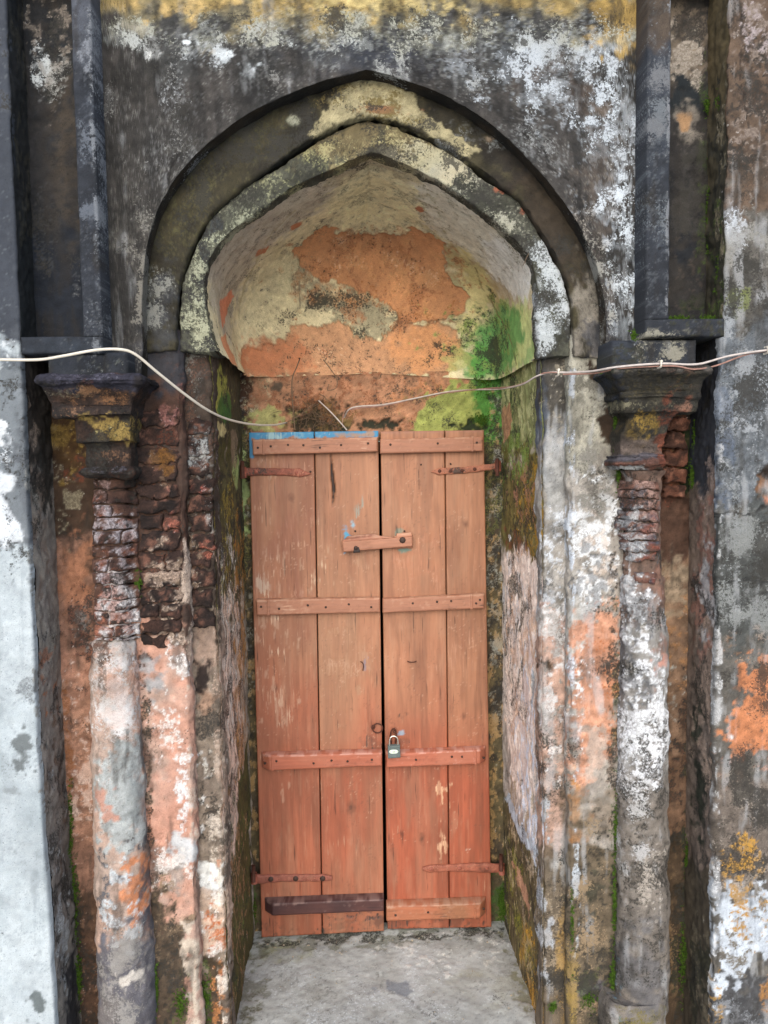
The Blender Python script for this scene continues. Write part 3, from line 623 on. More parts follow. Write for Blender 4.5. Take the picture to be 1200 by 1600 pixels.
def pt_p2L(p):
    p.fill((150, 134, 118), (120, 106, 94), 14)
    p.B(400, 985, (64, 52, 44), .92, x=320, so=.012, amp=.07); p.F(310, 610, 24, 60, (110, 108, 102), .35, 120, seed=3); p.F(305, 680, 20, 40, (150, 150, 148), .4, 110, seed=4); p.F(312, 750, 22, 160, (120, 82, 64), .4, 60, seed=5, so=.5)
    p.F(318, 760, 24, 160, (170, 168, 164), .15, 120, seed=6); p.E(318, 1015, 22, 40, (156, 132, 116), amp=.02, so=.012); p.E(325, 1090, 16, 18, (170, 138, 116), amp=.015, so=.008)
    p.E(316, 1060, 12, 24, (50, 40, 36), amp=.012, so=.006); p.F(325, 1140, 26, 40, (56, 48, 42), .7, 50, seed=7, so=.5); p.F(312, 1230, 12, 60, (210, 208, 204), .6, 50, seed=8, so=.3); p.F(335, 1190, 14, 40, (190, 182, 170), .4, 60, seed=8)
    p.F(330, 1270, 22, 60, (70, 58, 48), .4, 70, seed=9); p.F(335, 1290, 16, 60, (204, 190, 174), .4, 60, seed=10)
    p.P([(308, 1350), (346, 1348), (348, 1395), (322, 1402), (312, 1385)], (226, 226, 222), amp=.008, so=.004, dip=.001); p.F(340, 1365, 10, 20, (208, 140, 104), .3, 70, seed=11)
    p.B(1402, 1500, (206, 178, 156), .85, x=335, so=.01); p.F(338, 1470, 16, 60, (190, 110, 66), .35, 80, seed=12); p.F(330, 1440, 18, 60, (232, 226, 220), .45, 80, seed=13)
    p.P([(316, 1500), (345, 1500), (350, 1560), (358, 1600), (360, 1760), (312, 1760)], (78, 64, 48), amp=.014, so=.01); p.F(322, 1570, 12, 50, (84, 110, 36), .5, 90, seed=14); p.F(342, 1550, 14, 50, (182, 120, 70), .35, 90, seed=15)
    p.F(346, 1480, 8, 120, (226, 214, 200), .5, 70, sz=.3, seed=16); p.F(342, 1100, 8, 300, (176, 152, 134), .4, 60, sz=.3, seed=17); moldy(p, .12, (46, 38, 32)); p.tone(.12); p.streak((48, 44, 40), .09, .5)
def pt_bayL(p):
    p.fill((158, 116, 94), (140, 104, 86), 12)
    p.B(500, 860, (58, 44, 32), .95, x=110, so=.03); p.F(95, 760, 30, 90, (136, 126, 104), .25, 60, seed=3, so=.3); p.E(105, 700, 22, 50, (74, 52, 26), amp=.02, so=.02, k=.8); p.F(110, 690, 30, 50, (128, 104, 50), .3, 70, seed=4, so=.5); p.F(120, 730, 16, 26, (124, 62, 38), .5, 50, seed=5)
    p.E(118, 905, 22, 55, (172, 118, 88), amp=.02, so=.014, k=.85); p.F(125, 960, 20, 60, (98, 56, 44), .45, 60, seed=6, so=.5); p.F(130, 990, 18, 40, (120, 118, 116), .35, 70, seed=7)
    p.E(112, 1060, 20, 40, (186, 136, 112), amp=.02, so=.014, k=.8); p.F(130, 1040, 18, 60, (112, 60, 42), .5, 60, seed=8, so=.5); p.F(118, 1200, 30, 160, (190, 142, 116), .4, 60, seed=9, so=.5); p.F(118, 1180, 30, 160, (214, 186, 170), .12, 90, seed=10)
    p.F(104, 1130, 8, 100, (160, 104, 66), .5, 60, seed=11); p.B(1400, 1800, (84, 62, 46), .9, x=125, amp=.05); p.F(130, 1480, 22, 110, (130, 98, 76), .3, 80, seed=12); p.F(130, 1520, 22, 110, (44, 34, 26), .4, 80, seed=13); p.F(116, 1420, 10, 160, (40, 54, 22), .6, 60, seed=14)
    moldy(p, .14, (70, 44, 34)); p.tone(.12); p.streak((48, 44, 40), .09, .5)
def pt_bayR(p):
    p.fill((146, 116, 92), (126, 100, 80), 12)
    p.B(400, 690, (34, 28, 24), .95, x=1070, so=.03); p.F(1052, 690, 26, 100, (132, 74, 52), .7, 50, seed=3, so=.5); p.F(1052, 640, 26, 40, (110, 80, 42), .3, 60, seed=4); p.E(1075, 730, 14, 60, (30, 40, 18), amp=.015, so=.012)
    p.B(755, 880, (64, 40, 32), .8, x=1060); p.E(1056, 915, 20, 36, (170, 152, 128), amp=.02, so=.014, k=.7); p.F(1060, 1000, 24, 100, (168, 124, 84), .4, 60, seed=5, so=.5); p.F(1056, 1080, 18, 40, (176, 176, 168), .35, 60, seed=6, so=.5)
    p.F(1072, 1120, 12, 80, (84, 52, 36), .5, 70, seed=7); p.B(1180, 1330, (112, 84, 64), .7, x=1065); p.F(1060, 1230, 24, 60, (70, 46, 34), .45, 70, seed=8)
    p.B(1300, 1800, (74, 60, 44), .9, x=1065); p.F(1062, 1440, 24, 150, (128, 104, 76), .22, 100, seed=9); p.F(1062, 1460, 24, 150, (34, 34, 24), .45, 70, seed=10); p.F(1074, 1320, 9, 160, (40, 62, 26), .65, 60, seed=11); p.F(1065, 1540, 24, 60, (44, 60, 26), .4, 70, seed=12)
    moldy(p, .14, (52, 36, 28)); p.tone(.12); p.streak((48, 44, 40), .09, .5)
def pt_retL(p):           # side of the left wall
    p.fill((150, 142, 134), (124, 118, 112), 8, sz=.4)
    p.B(480, 760, (48, 42, 38), .92, x=60, amp=.06, so=.05); p.F(58, 800, 20, 160, (150, 132, 118), .45, 40, sz=.3, seed=3, so=.5); p.F(66, 720, 14, 120, (36, 30, 28), .5, 50, sz=.3, seed=4)
    p.F(66, 960, 24, 140, (158, 152, 142), .4, 40, sz=.4, seed=5, so=.6); p.F(75, 1020, 14, 14, (176, 112, 78), .5, 40, seed=6); p.F(80, 1090, 14, 40, (174, 118, 86), .4, 40, seed=6); p.F(88, 1250, 20, 120, (112, 92, 78), .3, 50, seed=7)
    p.F(82, 1300, 24, 260, (92, 92, 94), .3, 40, sz=.4, seed=8, so=.6); p.F(92, 1420, 22, 120, (66, 62, 60), .35, 60, sz=.5, seed=9); p.F(85, 1400, 20, 160, (176, 180, 182), .4, 50, seed=10, so=.5)
    p.P([(100, 1500), (108, 1480), (118, 1560), (110, 1760), (90, 1760)], (62, 60, 62), amp=.02, so=.014); moldy(p, .1, (84, 78, 72)); p.tone(.08)
def pt_retR(p):
    p.fill((140, 118, 104), (122, 108, 98), 8, sz=.4)
    p.B(400, 760, (46, 52, 62), .95, x=1100, amp=.04); p.F(1100, 600, 12, 120, (28, 28, 30), .5, 40, sz=.3, seed=3); p.F(1106, 760, 12, 50, (160, 140, 130), .4, 60, seed=4)
    p.F(1100, 900, 20, 120, (150, 108, 94), .5, 50, seed=5, so=.5); p.E(1104, 930, 10, 50, (186, 184, 184), amp=.02, so=.01, k=.8); p.F(1100, 930, 16, 60, (60, 54, 54), .35, 60, seed=6)
    p.F(1100, 1150, 20, 160, (160, 138, 122), .45, 50, sz=.4, seed=7, so=.5); p.F(1095, 1200, 16, 160, (76, 66, 58), .35, 60, sz=.4, seed=8); p.E(1092, 1220, 7, 90, (34, 44, 34), amp=.02, so=.014, k=.9)
    p.B(1350, 1800, (76, 68, 54), .9, x=1100, amp=.05); p.F(1100, 1500, 18, 110, (112, 102, 84), .35, 60, sz=.4, seed=9); p.F(1095, 1540, 14, 80, (44, 52, 30), .45, 60, seed=10); moldy(p, .12, (60, 52, 46)); p.tone(.1)
def pt_outL(p):
    p.fill((188, 197, 202), (172, 182, 187), 7); p.mix(.35*sst(.5+.5*p.n_(9, 66)), (210, 219, 224)); p.mix(.25*sst(.5+.6*p.n_(34, 67)), (154, 166, 173)); p.streak((140, 150, 156), .1, .4, .12)
    p.C([(40, 850), (22, 845), (10, 850), (-10, 846)], (120, 126, 130)); p.C([(0, 1090), (20, 1100), (44, 1085)], (140, 148, 152), k=.5); p.U((90, 96, 98), .02, 150, k=.8)
    p.B(-200, 545, (54, 58, 68), .96, x=20, so=.02, amp=.03); p.F(10, 60, 26, 120, (84, 88, 96), .2, 50, seed=3, so=.6)
    p.B(545, 850, (112, 118, 124), .9, x=20, so=.015, amp=.02); p.F(20, 700, 50, 150, (70, 74, 78), .35, 90, seed=4, so=.5); p.F(10, 555, 20, 26, (206, 212, 216), .7, 90, seed=5)
    p.E(0, 678, 12, 16, (224, 228, 232), amp=.008, so=.002); p.F(10, 700, 30, 30, (200, 206, 212), .3, 110, seed=3); p.P([(-30, 735), (20, 735), (30, 760), (10, 768), (0, 775), (14, 800), (30, 815), (35, 845), (-30, 848)], (214, 220, 226), amp=.008, fr=60, so=.002, dip=.0015, rim=(130, 134, 138))
    p.F(30, 840, 30, 60, (86, 90, 94), .2, 100, seed=6); p.E(42, 700, 9, 110, (94, 98, 104), amp=.012, so=.012, k=.6)
    p.E(34, 1165, 12, 24, (112, 118, 120), amp=.014, so=.005); p.F(44, 1080, 16, 16, (128, 134, 138), .4, 90, seed=7); p.E(14, 1236, 12, 8, (150, 158, 162), amp=.01, so=.005); p.E(60, 1570, 11, 18, (110, 118, 120), amp=.014, so=.006)
    p.F(58, 1000, 8, 300, (140, 140, 136), .35, 90, seed=10)
    p.U((132, 138, 142), .03, 260, seed=11, k=.6); p.tone(.04, 90); p.tone(.04, 16, 3)
def pt_outR(p):
    p.fill((112, 106, 98), (92, 88, 82), 9)
    p.B(-300, 330, (100, 80, 64), .85, x=1165, amp=.06, so=.05); p.F(1175, 120, 50, 170, (138, 124, 114), .25, 80, seed=3, so=.5); p.F(1165, 180, 40, 150, (54, 44, 38), .4, 90, seed=4); p.F(1180, 60, 20, 60, (170, 158, 158), .4, 90, seed=5)
    p.F(1150, 350, 24, 40, (206, 212, 220), .5, 110, seed=6); p.F(1165, 400, 50, 80, (140, 138, 132), .3, 130, seed=7); p.F(1160, 440, 36, 60, (46, 48, 46), .4, 100, seed=8); p.F(1150, 470, 20, 30, (112, 118, 70), .4, 110, seed=9)
    p.B(500, 800, (102, 108, 114), .92, x=1165); p.F(1165, 640, 60, 150, (150, 154, 158), .4, 110, seed=10, so=.6); p.F(1165, 640, 60, 160, (70, 74, 80), .3, 130, seed=11); p.F(1132, 700, 12, 120, (86, 96, 112), .6, 50, seed=12, so=.6)
    p.E(1198, 765, 16, 34, (132, 96, 70), amp=.014, so=.004, dip=-.006, rim=(90, 76, 60)); p.E(1198, 782, 12, 8, (192, 128, 100), amp=.008); p.E(1200, 735, 12, 12, (54, 44, 38), amp=.008)
    p.B(790, 1010, (78, 80, 78), .92, x=1165); p.F(1165, 900, 60, 130, (130, 132, 130), .35, 120, seed=13); p.F(1165, 900, 60, 120, (44, 46, 46), .35, 110, seed=14); p.F(1140, 920, 20, 50, (186, 190, 192), .2, 120, seed=15)
    p.F(1160, 1010, 40, 30, (170, 120, 76), .15, 110, seed=16)
    p.P([(1160, 1045), (1180, 1030), (1215, 1015), (1215, 1185), (1180, 1180), (1160, 1195), (1150, 1220), (1138, 1205), (1134, 1150), (1140, 1115), (1152, 1085)], (208, 132, 86), amp=.022, fr=60, so=.008, k=.9); p.F(1180, 1110, 50, 90, (104, 86, 72), .4, 120, seed=17)
    
    p.B(1190, 1370, (120, 108, 98), .9, x=1165); p.F(1165, 1280, 60, 110, (74, 64, 58), .35, 120, seed=19); p.F(1165, 1280, 60, 110, (164, 152, 140), .25, 150, seed=20); p.F(1160, 1350, 36, 50, (196, 146, 50), .2, 90, seed=21, so=.2)
    p.B(1520, 1800, (74, 74, 76), .95, x=1165)
    p.P([(1118, 1380), (1135, 1385), (1150, 1400), (1175, 1400), (1195, 1380), (1220, 1390), (1220, 1500), (1180, 1490), (1150, 1530), (1130, 1560), (1118, 1590), (1116, 1450)], (200, 208, 218), amp=.022, fr=45, so=.006); p.F(1165, 1450, 44, 70, (120, 112, 100), .3, 70, seed=22, so=.3); p.F(1180, 1430, 40, 60, (186, 140, 60), .12, 90, seed=23, so=.2)
    p.F(1120, 1560, 10, 50, (190, 146, 60), .5, 90, seed=24); p.F(1196, 1550, 12, 60, (168, 118, 60), .5, 90, seed=25); p.F(1165, 1580, 50, 60, (130, 132, 136), .3, 130, seed=26)
    p.F(1120, 1200, 5, 420, (196, 196, 196), .4, 90, sz=.3, seed=27); p.F(1120, 1480, 6, 120, (226, 228, 232), .7, 90, sz=.3, seed=27); p.E(1143, 1152, 4, 4, (236, 236, 236), amp=.003); p.F(1122, 560, 6, 250, (150, 160, 176), .5, 90, sz=.3, seed=28)
    moldy(p, .12, (50, 48, 46)); p.tone(.10); p.streak((52, 48, 42), .13, .5); p.streak((196, 198, 200), .06, .4, .12, 23)
    p.C([(1122, 806), (1145, 798), (1165, 806), (1200, 790)], (44, 44, 44)); p.C([(1125, 912), (1160, 905), (1200, 912)], (44, 44, 44)); p.C([(1160, 20), (1158, 120), (1170, 200)], (40, 34, 30))
def pt_frL(p):
    p.fill((52, 56, 64), (40, 43, 49), 9)
    p.B(-200, 90, (98, 102, 112), .6, x=130, so=.06); p.F(135, 60, 20, 60, (128, 132, 140), .35, 70, seed=3, so=.7); p.F(140, 350, 22, 240, (96, 102, 112), .16, 130, seed=4)
    p.F(120, 570, 70, 20, (120, 122, 110), .3, 140, seed=5); p.E(130, 540, 60, 12, (52, 60, 70), so=.02, k=.6); p.F(150, 520, 14, 40, (112, 116, 122), .3, 150, seed=6)
    p.U((118, 122, 126), .04, 240, seed=7, k=.6); moldy(p, .1, (30, 32, 36)); p.tone(.08); p.streak((48, 44, 40), .09, .5); p.F(150, 300, 5, 300, (130, 134, 140), .4, 120, seed=13); p.C([(110, 210), (128, 214), (150, 211)], (30, 32, 36))
def pt_frR(p):
    p.fill((58, 63, 72), (46, 49, 55), 9)
    p.B(-200, 60, (92, 76, 58), .7, x=1025, so=.04, amp=.04); p.F(1025, 140, 28, 80, (110, 112, 116), .3, 110, seed=3); p.F(1025, 330, 24, 200, (104, 110, 116), .22, 130, seed=4); p.F(995, 480, 8, 60, (196, 206, 220), .6, 60, sz=.3, seed=5)
    p.F(1040, 540, 50, 26, (142, 138, 124), .4, 120, seed=6, so=.6); p.F(1080, 515, 60, 16, (70, 72, 46), .5, 90, seed=7); p.F(975, 555, 30, 20, (56, 60, 44), .5, 90, seed=8)
    p.F(998, 300, 6, 260, (112, 104, 90), .4, 90, sz=.4, seed=9); p.U((118, 122, 126), .04, 240, seed=7, k=.6); moldy(p, .1, (34, 36, 38)); p.tone(.08); p.streak((48, 44, 40), .09, .5); p.F(1046, 300, 5, 300, (130, 132, 136), .4, 120, seed=13); p.C([(1003, 385), (1025, 388), (1047, 385)], (30, 32, 36))
def pt_niL(p):
    p.fill((48, 47, 48), (36, 39, 43), 9)
    p.E(95, 220, 22, 120, (76, 66, 54), amp=.03, so=.04, k=.7); p.E(60, 300, 14, 240, (42, 42, 44), amp=.03, so=.03, k=.7); p.B(380, 560, (30, 36, 46), .92, x=90, so=.06, amp=.05)
    p.F(75, 60, 30, 90, (130, 120, 110), .4, 70, seed=3, so=.5); p.F(60, 110, 14, 44, (196, 202, 204), .5, 120, seed=4); p.F(88, 100, 20, 70, (26, 32, 36), .35, 60, seed=5, so=.4); p.F(92, 130, 20, 40, (160, 160, 156), .3, 130, seed=6)
    p.F(66, 360, 18, 60, (88, 90, 92), .3, 160, seed=7); p.F(118, 430, 10, 30, (104, 106, 108), .2, 160, seed=8); moldy(p, .14, (28, 30, 34)); p.tone(.1); p.streak((48, 44, 40), .09, .5)
def pt_niR(p):
    p.fill((56, 52, 48), (40, 40, 42), 9)
    p.E(1072, 60, 34, 70, (130, 116, 100), amp=.03, so=.03, k=.85); p.F(1068, 100, 24, 60, (166, 156, 144), .4, 70, seed=3, so=.5); p.F(1085, 20, 26, 40, (66, 60, 58), .4, 60, seed=4)
    p.E(1076, 150, 30, 24, (34, 40, 44), amp=.02, so=.01); p.E(1060, 160, 14, 14, (34, 40, 44), amp=.02, so=.01); p.E(1074, 195, 18, 34, (128, 120, 110), amp=.010, so=.006, k=.9); p.E(1071, 190, 11, 17, (160, 126, 92), amp=.004, so=.004, dip=-.003)
    p.E(1066, 370, 18, 40, (32, 36, 42), amp=.02, so=.015, k=.9); p.F(1075, 300, 28, 90, (84, 80, 76), .3, 100, seed=5); p.F(1098, 330, 8, 180, (88, 112, 36), .35, 100, seed=6); p.F(1080, 480, 40, 20, (60, 74, 30), .3, 100, seed=7); p.F(1075, 430, 28, 60, (96, 84, 72), .25, 120, seed=8)
    moldy(p, .14, (28, 30, 32)); p.tone(.1); p.streak((48, 44, 40), .09, .5)
def pt_niRs(p):
    p.fill((84, 76, 58), (66, 62, 50), 9, sz=.4); p.B(-200, 160, (104, 90, 62), .7, x=1120); p.F(1122, 420, 14, 120, (96, 118, 40), .4, 80, seed=3); p.F(1118, 300, 16, 160, (44, 46, 40), .4, 60, seed=4, sz=.4); p.F(1128, 300, 8, 200, (140, 128, 104), .3, 80, seed=5, sz=.4); p.tone(.1)
def pt_dark(p): p.fill((38, 40, 46), (28, 28, 32), 12); p.tone(.1)
def pt_capL(p):
    p.fill((66, 48, 38), (48, 40, 38), 26)
    p.B(575, 606, (58, 58, 72), .9, x=140, so=.006, amp=.008); p.F(110, 592, 60, 10, (98, 96, 112), .4, 90, seed=3, so=.6); p.F(130, 597, 16, 6, (112, 66, 56), .6, 60, seed=4)
    p.F(140, 618, 80, 14, (134, 96, 66), .45, 130, seed=5); p.F(100, 612, 60, 8, (130, 124, 106), .35, 170, seed=6); p.F(140, 642, 80, 10, (146, 112, 88), .3, 120, seed=7); p.B(634, 650, (60, 54, 54), .5, x=140, so=.005, amp=.006)
    p.P([(118, 654), (206, 652), (206, 688), (160, 690), (135, 684), (125, 664)], (166, 140, 76), amp=.012, fr=70, so=.006, k=.9); p.F(165, 675, 40, 22, (84, 60, 34), .4, 100, seed=8); p.F(155, 668, 20, 12, (206, 192, 128), .5, 80, seed=9)
    p.B(694, 730, (60, 48, 42), .9, x=170, so=.006, amp=.006); p.F(165, 712, 34, 8, (120, 90, 70), .2, 120, seed=10); p.F(165, 738, 44, 8, (112, 66, 44), .5, 60, seed=11, so=.5); p.F(150, 734, 30, 5, (96, 92, 100), .5, 70, seed=12)
    p.E(222, 610, 14, 40, (40, 34, 32), amp=.02, so=.012, k=.8); moldy(p, .25, (28, 24, 22)); p.tone(.16)
def pt_capR(p):
    p.fill((66, 62, 52), (50, 48, 44), 24)
    p.B(560, 582, (92, 88, 84), .85, x=1030, so=.005, amp=.006); p.F(1080, 576, 40, 10, (116, 82, 66), .5, 70, seed=3, so=.5); p.F(960, 582, 20, 12, (60, 72, 44), .5, 90, seed=4)
    p.F(1030, 600, 80, 20, (104, 92, 54), .22, 140, seed=5); p.F(1075, 600, 30, 24, (112, 80, 58), .4, 80, seed=6); p.E(965, 620, 16, 34, (58, 64, 76), amp=.014, so=.01, k=.85); p.F(1030, 632, 60, 10, (126, 120, 98), .4, 150, seed=7); p.E(1076, 634, 14, 8, (140, 102, 84), amp=.01, so=.005, k=.8)
    p.E(1022, 662, 20, 20, (150, 122, 56), amp=.014, fr=60, so=.008, k=.9); p.E(985, 660, 18, 22, (58, 52, 42), amp=.012, so=.01, k=.8); p.B(686, 712, (112, 98, 90), .85, x=1002, so=.008, amp=.01)
    p.B(709, 722, (96, 92, 100), .85, x=1002, so=.003, amp=.004); p.B(721, 732, (122, 82, 68), .85, x=1002, so=.003, amp=.004); p.E(1000, 738, 14, 6, (200, 200, 198), amp=.01, so=.004)
    p.E(1060, 680, 16, 40, (112, 60, 42), amp=.02, so=.01, k=.8); p.F(1062, 680, 18, 40, (150, 86, 62), .4, 60, seed=8, so=.5); moldy(p, .2, (34, 32, 28)); p.tone(.14)
def pt_brickdark(p):
    p.fill((70, 48, 40), (52, 40, 36), 22, k=.5); p.U((116, 80, 66), .2, 60, so=.9); p.U((40, 32, 30), .3, 80, seed=5, so=.5, k=.8)
    p.F(262, 640, 16, 24, (168, 116, 108), .6, 50, seed=3, so=.4); p.F(265, 690, 18, 16, (120, 68, 50), .6, 50, seed=6); p.F(262, 720, 18, 16, (134, 92, 44), .6, 50, seed=7); p.F(235, 718, 10, 12, (128, 94, 64), .5, 50, seed=7)
    p.F(265, 750, 14, 12, (140, 112, 90), .5, 60, seed=8); p.F(270, 765, 12, 12, (176, 120, 104), .5, 50, seed=9); p.F(268, 820, 12, 16, (184, 112, 92), .5, 50, seed=9); p.F(255, 910, 34, 60, (196, 170, 150), .4, 60, seed=10)
    p.F(308, 690, 20, 40, (150, 152, 152), .35, 100, seed=11); p.F(312, 764, 12, 6, (176, 96, 80), .8, 50, seed=12); p.F(325, 760, 8, 80, (190, 188, 184), .3, 100, seed=13); p.F(325, 855, 12, 16, (170, 100, 80), .5, 50, seed=14); p.F(300, 900, 20, 60, (150, 128, 108), .4, 60, seed=15)
    p.tone(.16)
def pt_brickcol(p):
    p.fill((96, 68, 56), (70, 50, 44), 26); p.F(175, 780, 44, 60, (60, 44, 40), .5, 60, seed=3, so=.6); p.F(150, 780, 20, 50, (150, 122, 116), .35, 90, seed=4)
    p.F(170, 860, 46, 60, (190, 180, 184), .42, 80, seed=5, so=.4); p.F(175, 860, 46, 80, (140, 84, 62), .35, 60, seed=6, so=.5); p.F(175, 960, 46, 56, (232, 226, 226), .62, 60, seed=7, so=.35); p.F(175, 980, 46, 56, (176, 114, 90), .35, 60, seed=8)
    p.F(175, 910, 46, 90, (44, 36, 36), .25, 80, seed=9); p.tone(.14)
def pt_brickcolR(p):
    p.fill((134, 96, 82), (112, 80, 70), 26); p.F(1004, 780, 40, 60, (184, 150, 138), .4, 60, seed=3, so=.5); p.F(1004, 780, 40, 60, (78, 54, 46), .35, 70, seed=4, so=.5); p.F(985, 880, 24, 80, (210, 212, 214), .6, 70, seed=5, so=.4); p.F(1025, 880, 18, 80, (150, 84, 68), .45, 60, seed=6); p.F(1004, 850, 40, 90, (90, 92, 100), .25, 80, seed=7); p.tone(.14)
def pt_floor(p):
    p.fill((182, 184, 178), (160, 160, 152), 10); p.F(600, 1530, 220, 80, (200, 205, 204), .6, 9, seed=3, so=3., k=.55); p.F(440, 1490, 50, 20, (150, 150, 96), .5, 20, seed=4, so=1.8, k=.7)
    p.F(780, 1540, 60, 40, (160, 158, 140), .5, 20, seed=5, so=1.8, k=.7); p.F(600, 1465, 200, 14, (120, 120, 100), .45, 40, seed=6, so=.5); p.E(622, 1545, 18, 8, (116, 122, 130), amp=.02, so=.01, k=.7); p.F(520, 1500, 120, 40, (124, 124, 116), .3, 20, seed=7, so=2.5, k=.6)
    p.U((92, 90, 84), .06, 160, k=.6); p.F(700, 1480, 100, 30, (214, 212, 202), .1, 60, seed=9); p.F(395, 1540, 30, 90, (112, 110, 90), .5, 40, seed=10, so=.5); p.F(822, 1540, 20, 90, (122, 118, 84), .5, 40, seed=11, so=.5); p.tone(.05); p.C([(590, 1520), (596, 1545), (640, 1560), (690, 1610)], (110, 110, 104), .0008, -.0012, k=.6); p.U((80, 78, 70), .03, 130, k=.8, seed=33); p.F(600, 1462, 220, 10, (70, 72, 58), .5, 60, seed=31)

# ---- wood
def pt_wood(seed=0, tint=0, blue=0):
    def f(p):
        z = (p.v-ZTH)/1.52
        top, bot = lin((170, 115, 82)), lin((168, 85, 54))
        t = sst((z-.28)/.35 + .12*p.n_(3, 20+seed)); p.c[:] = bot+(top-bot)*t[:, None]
        if tint: p.mix(np.full(p.n, abs(tint)), (150, 108, 80) if tint > 0 else (196, 128, 90))
        g = p.n_(150, 21+seed, .05); p.c *= np.exp(.055*g)[:, None]
        p.U((206, 158, 124), .08, 230, sz=.05, seed=22+seed, k=.30, so=.6); p.U((146, 82, 58), .12, 200, sz=.05, seed=25+seed, k=.22, so=.8)
        p.c *= np.exp(.07*p.n_(14, 23, .3))[:, None]; p.mix(.36*sst(.1+.5*p.n_(40, 27+seed, .12)), (118, 72, 50)); p.mix(.16*sst(.0+.5*p.n_(24, 28+seed, .2)), (190, 150, 118))
        for kx, ky in ((432, 1075), (548, 1262), (455, 780), (640, 940), (660, 1310), (728, 820), (725, 1120)):
            p.E(kx, ky, 5, 7, (104, 62, 42), amp=.004, so=.004, k=.45); p.E(kx, ky, 2, 3, (70, 44, 32), amp=.002, so=.002, k=.5)
        p.F(600, 1455, 230, 26, (84, 60, 46), .4, 90, seed=14, k=.6, so=.8); p.F(600, 1145, 36, 30, (96, 66, 50), .35, 60, seed=15, k=.5, so=.8)
        if blue:
            p.F(440, 820, 60, 130, (150, 96, 74), .4, 60, sz=.1, seed=29, k=.5, so=.8); p.mix(.35*sst(.3+.5*p.n_(7, 71, .3))*(p.u < X(495, 900, YDOOR)), (150, 84, 60)); p.mix(.30*sst(.3+.5*p.n_(6, 72, .3))*(p.u > X(495, 900, YDOOR)), (172, 130, 98))
            p.P([(380, 660), (600, 660), (600, 683), (380, 686)], (44, 142, 190), amp=.004, so=.002, k=.95); p.P([(380, 660), (395, 660), (395, 714), (380, 714)], (44, 142, 190), amp=.003, so=.002, k=.9)
            p.F(450, 680, 60, 12, (150, 190, 200), .18, 100, seed=5); p.E(560, 680, 26, 5, (168, 134, 108), amp=.006, so=.004, k=.9)
            p.E(540, 838, 6, 11, (70, 156, 196), amp=.008, so=.004); p.E(552, 820, 3, 4, (140, 180, 200), amp=.004); p.F(562, 790, 5, 40, (130, 140, 130), .3, 120, seed=6, a=-25, sz=.4, k=.5); p.E(539, 852, 3, 12, (80, 168, 206), amp=.005, so=.002)
            p.E(569, 1040, 4, 9, (130, 140, 168), amp=.007, so=.003, k=.9); p.F(425, 980, 34, 260, (210, 176, 148), .07, 130, sz=.15, seed=7, so=.3); p.F(414, 912, 10, 18, (196, 172, 150), .25, 120, seed=8, sz=.4, k=.7)
            p.F(545, 1000, 40, 100, (166, 120, 88), .5, 30, sz=.2, seed=9, k=.7, so=.8); p.F(500, 880, 30, 60, (204, 172, 140), .1, 120, sz=.2, seed=10)
            p.P([(517, 705), (520, 730), (524, 765), (520, 792), (519, 765), (516, 735)], (44, 28, 22), amp=.0008, so=.001, dip=-.008)
            p.E(590, 1440, 8, 5, (92, 60, 50), k=.6)
            p.F(570, 1432, 34, 7, (96, 70, 66), .4, 70, seed=11)
        else:
            p.P([(590, 665), (770, 665), (770, 676), (590, 678)], (166, 116, 96), amp=.004, so=.003, k=.6); p.E(629, 1144, 6, 8, (150, 160, 176), amp=.006, so=.002); p.E(622, 833, 4, 6, (120, 146, 128), amp=.005, so=.003, k=.7)
            p.E(632, 858, 8, 4, (90, 140, 130), amp=.006, so=.003, k=.8); p.F(690, 1280, 12, 90, (214, 166, 128), .16, 80, sz=.2, seed=7); p.F(732, 1330, 8, 10, (210, 180, 160), .4, 90, seed=8)
            p.F(665, 880, 40, 60, (176, 112, 78), .4, 30, seed=9, k=.5, so=.8)
        p.F(600, 1000, 220, 330, (216, 176, 146), .02, 260, seed=12, so=.2); p.F(600, 1000, 220, 400, (110, 70, 52), .02, 230, seed=13, so=.2)
    return f
def pt_batten(c, c2=None, hi=None, edge=(206, 160, 130)):
    def f(p):
        p.c[:] = lin(c); g = fbm(p.V*np.array([.06, 1, 1]), 170, 3, 41); p.c *= np.exp(.06*g)[:, None]
        if c2 is not None: p.mix(sst(.5+.45*p.n_(9, 42)), c2)
        p.U(edge, .05, 120, seed=43, k=.5); p.U((96, 62, 50), .04, 160, seed=44, k=.5)
        zt, zb = p.V[:, 2].max(), p.V[:, 2].min()
        p.mix(.55*sst(.5+.6*p.n_(70, 46))*(np.abs(p.V[:, 2]-(zt-.002)) < .0045), edge)  # lighter tone in a broken strip along the top edge
    return f
def pt_iron(c, seed=0):
    def f(p):
        p.c[:] = lin(c); p.U((92, 54, 42), .22, 130, seed=51+seed, so=.5, k=.8); p.U((206, 140, 110), .12, 120, seed=52+seed, k=.6); p.tone(.10, 90, 53)
    return f
# ------------------------------------------------------------------ ground and threshold
def ground():
    xs = np.concatenate([-np.geomspace(80, 2.5, 14), np.linspace(-2, 2, 20), np.geomspace(2.5, 80, 14)])
    ys = np.concatenate([-np.geomspace(120, 3, 18), np.linspace(-2, 2.6, 20), np.geomspace(3, 40, 8)])
    V = np.zeros((len(xs), len(ys), 3)); V[..., 0] = xs[:, None]; V[..., 1] = ys[None]
    def f(p): p.fill((198, 200, 198), (182, 184, 180), 1.5)
    surf('ground', V, f, M_SMOOTH, None, 'G', 0., rough=0., gain=1., nz=(0, 0, 1), kind_='structure')
_surf = surf
def surf(name, V, painter, *a, kind_=None, **k):
    o = _surf(name, V, painter, *a, **k)
    if kind_: o['kind'] = kind_
    return o
ground()
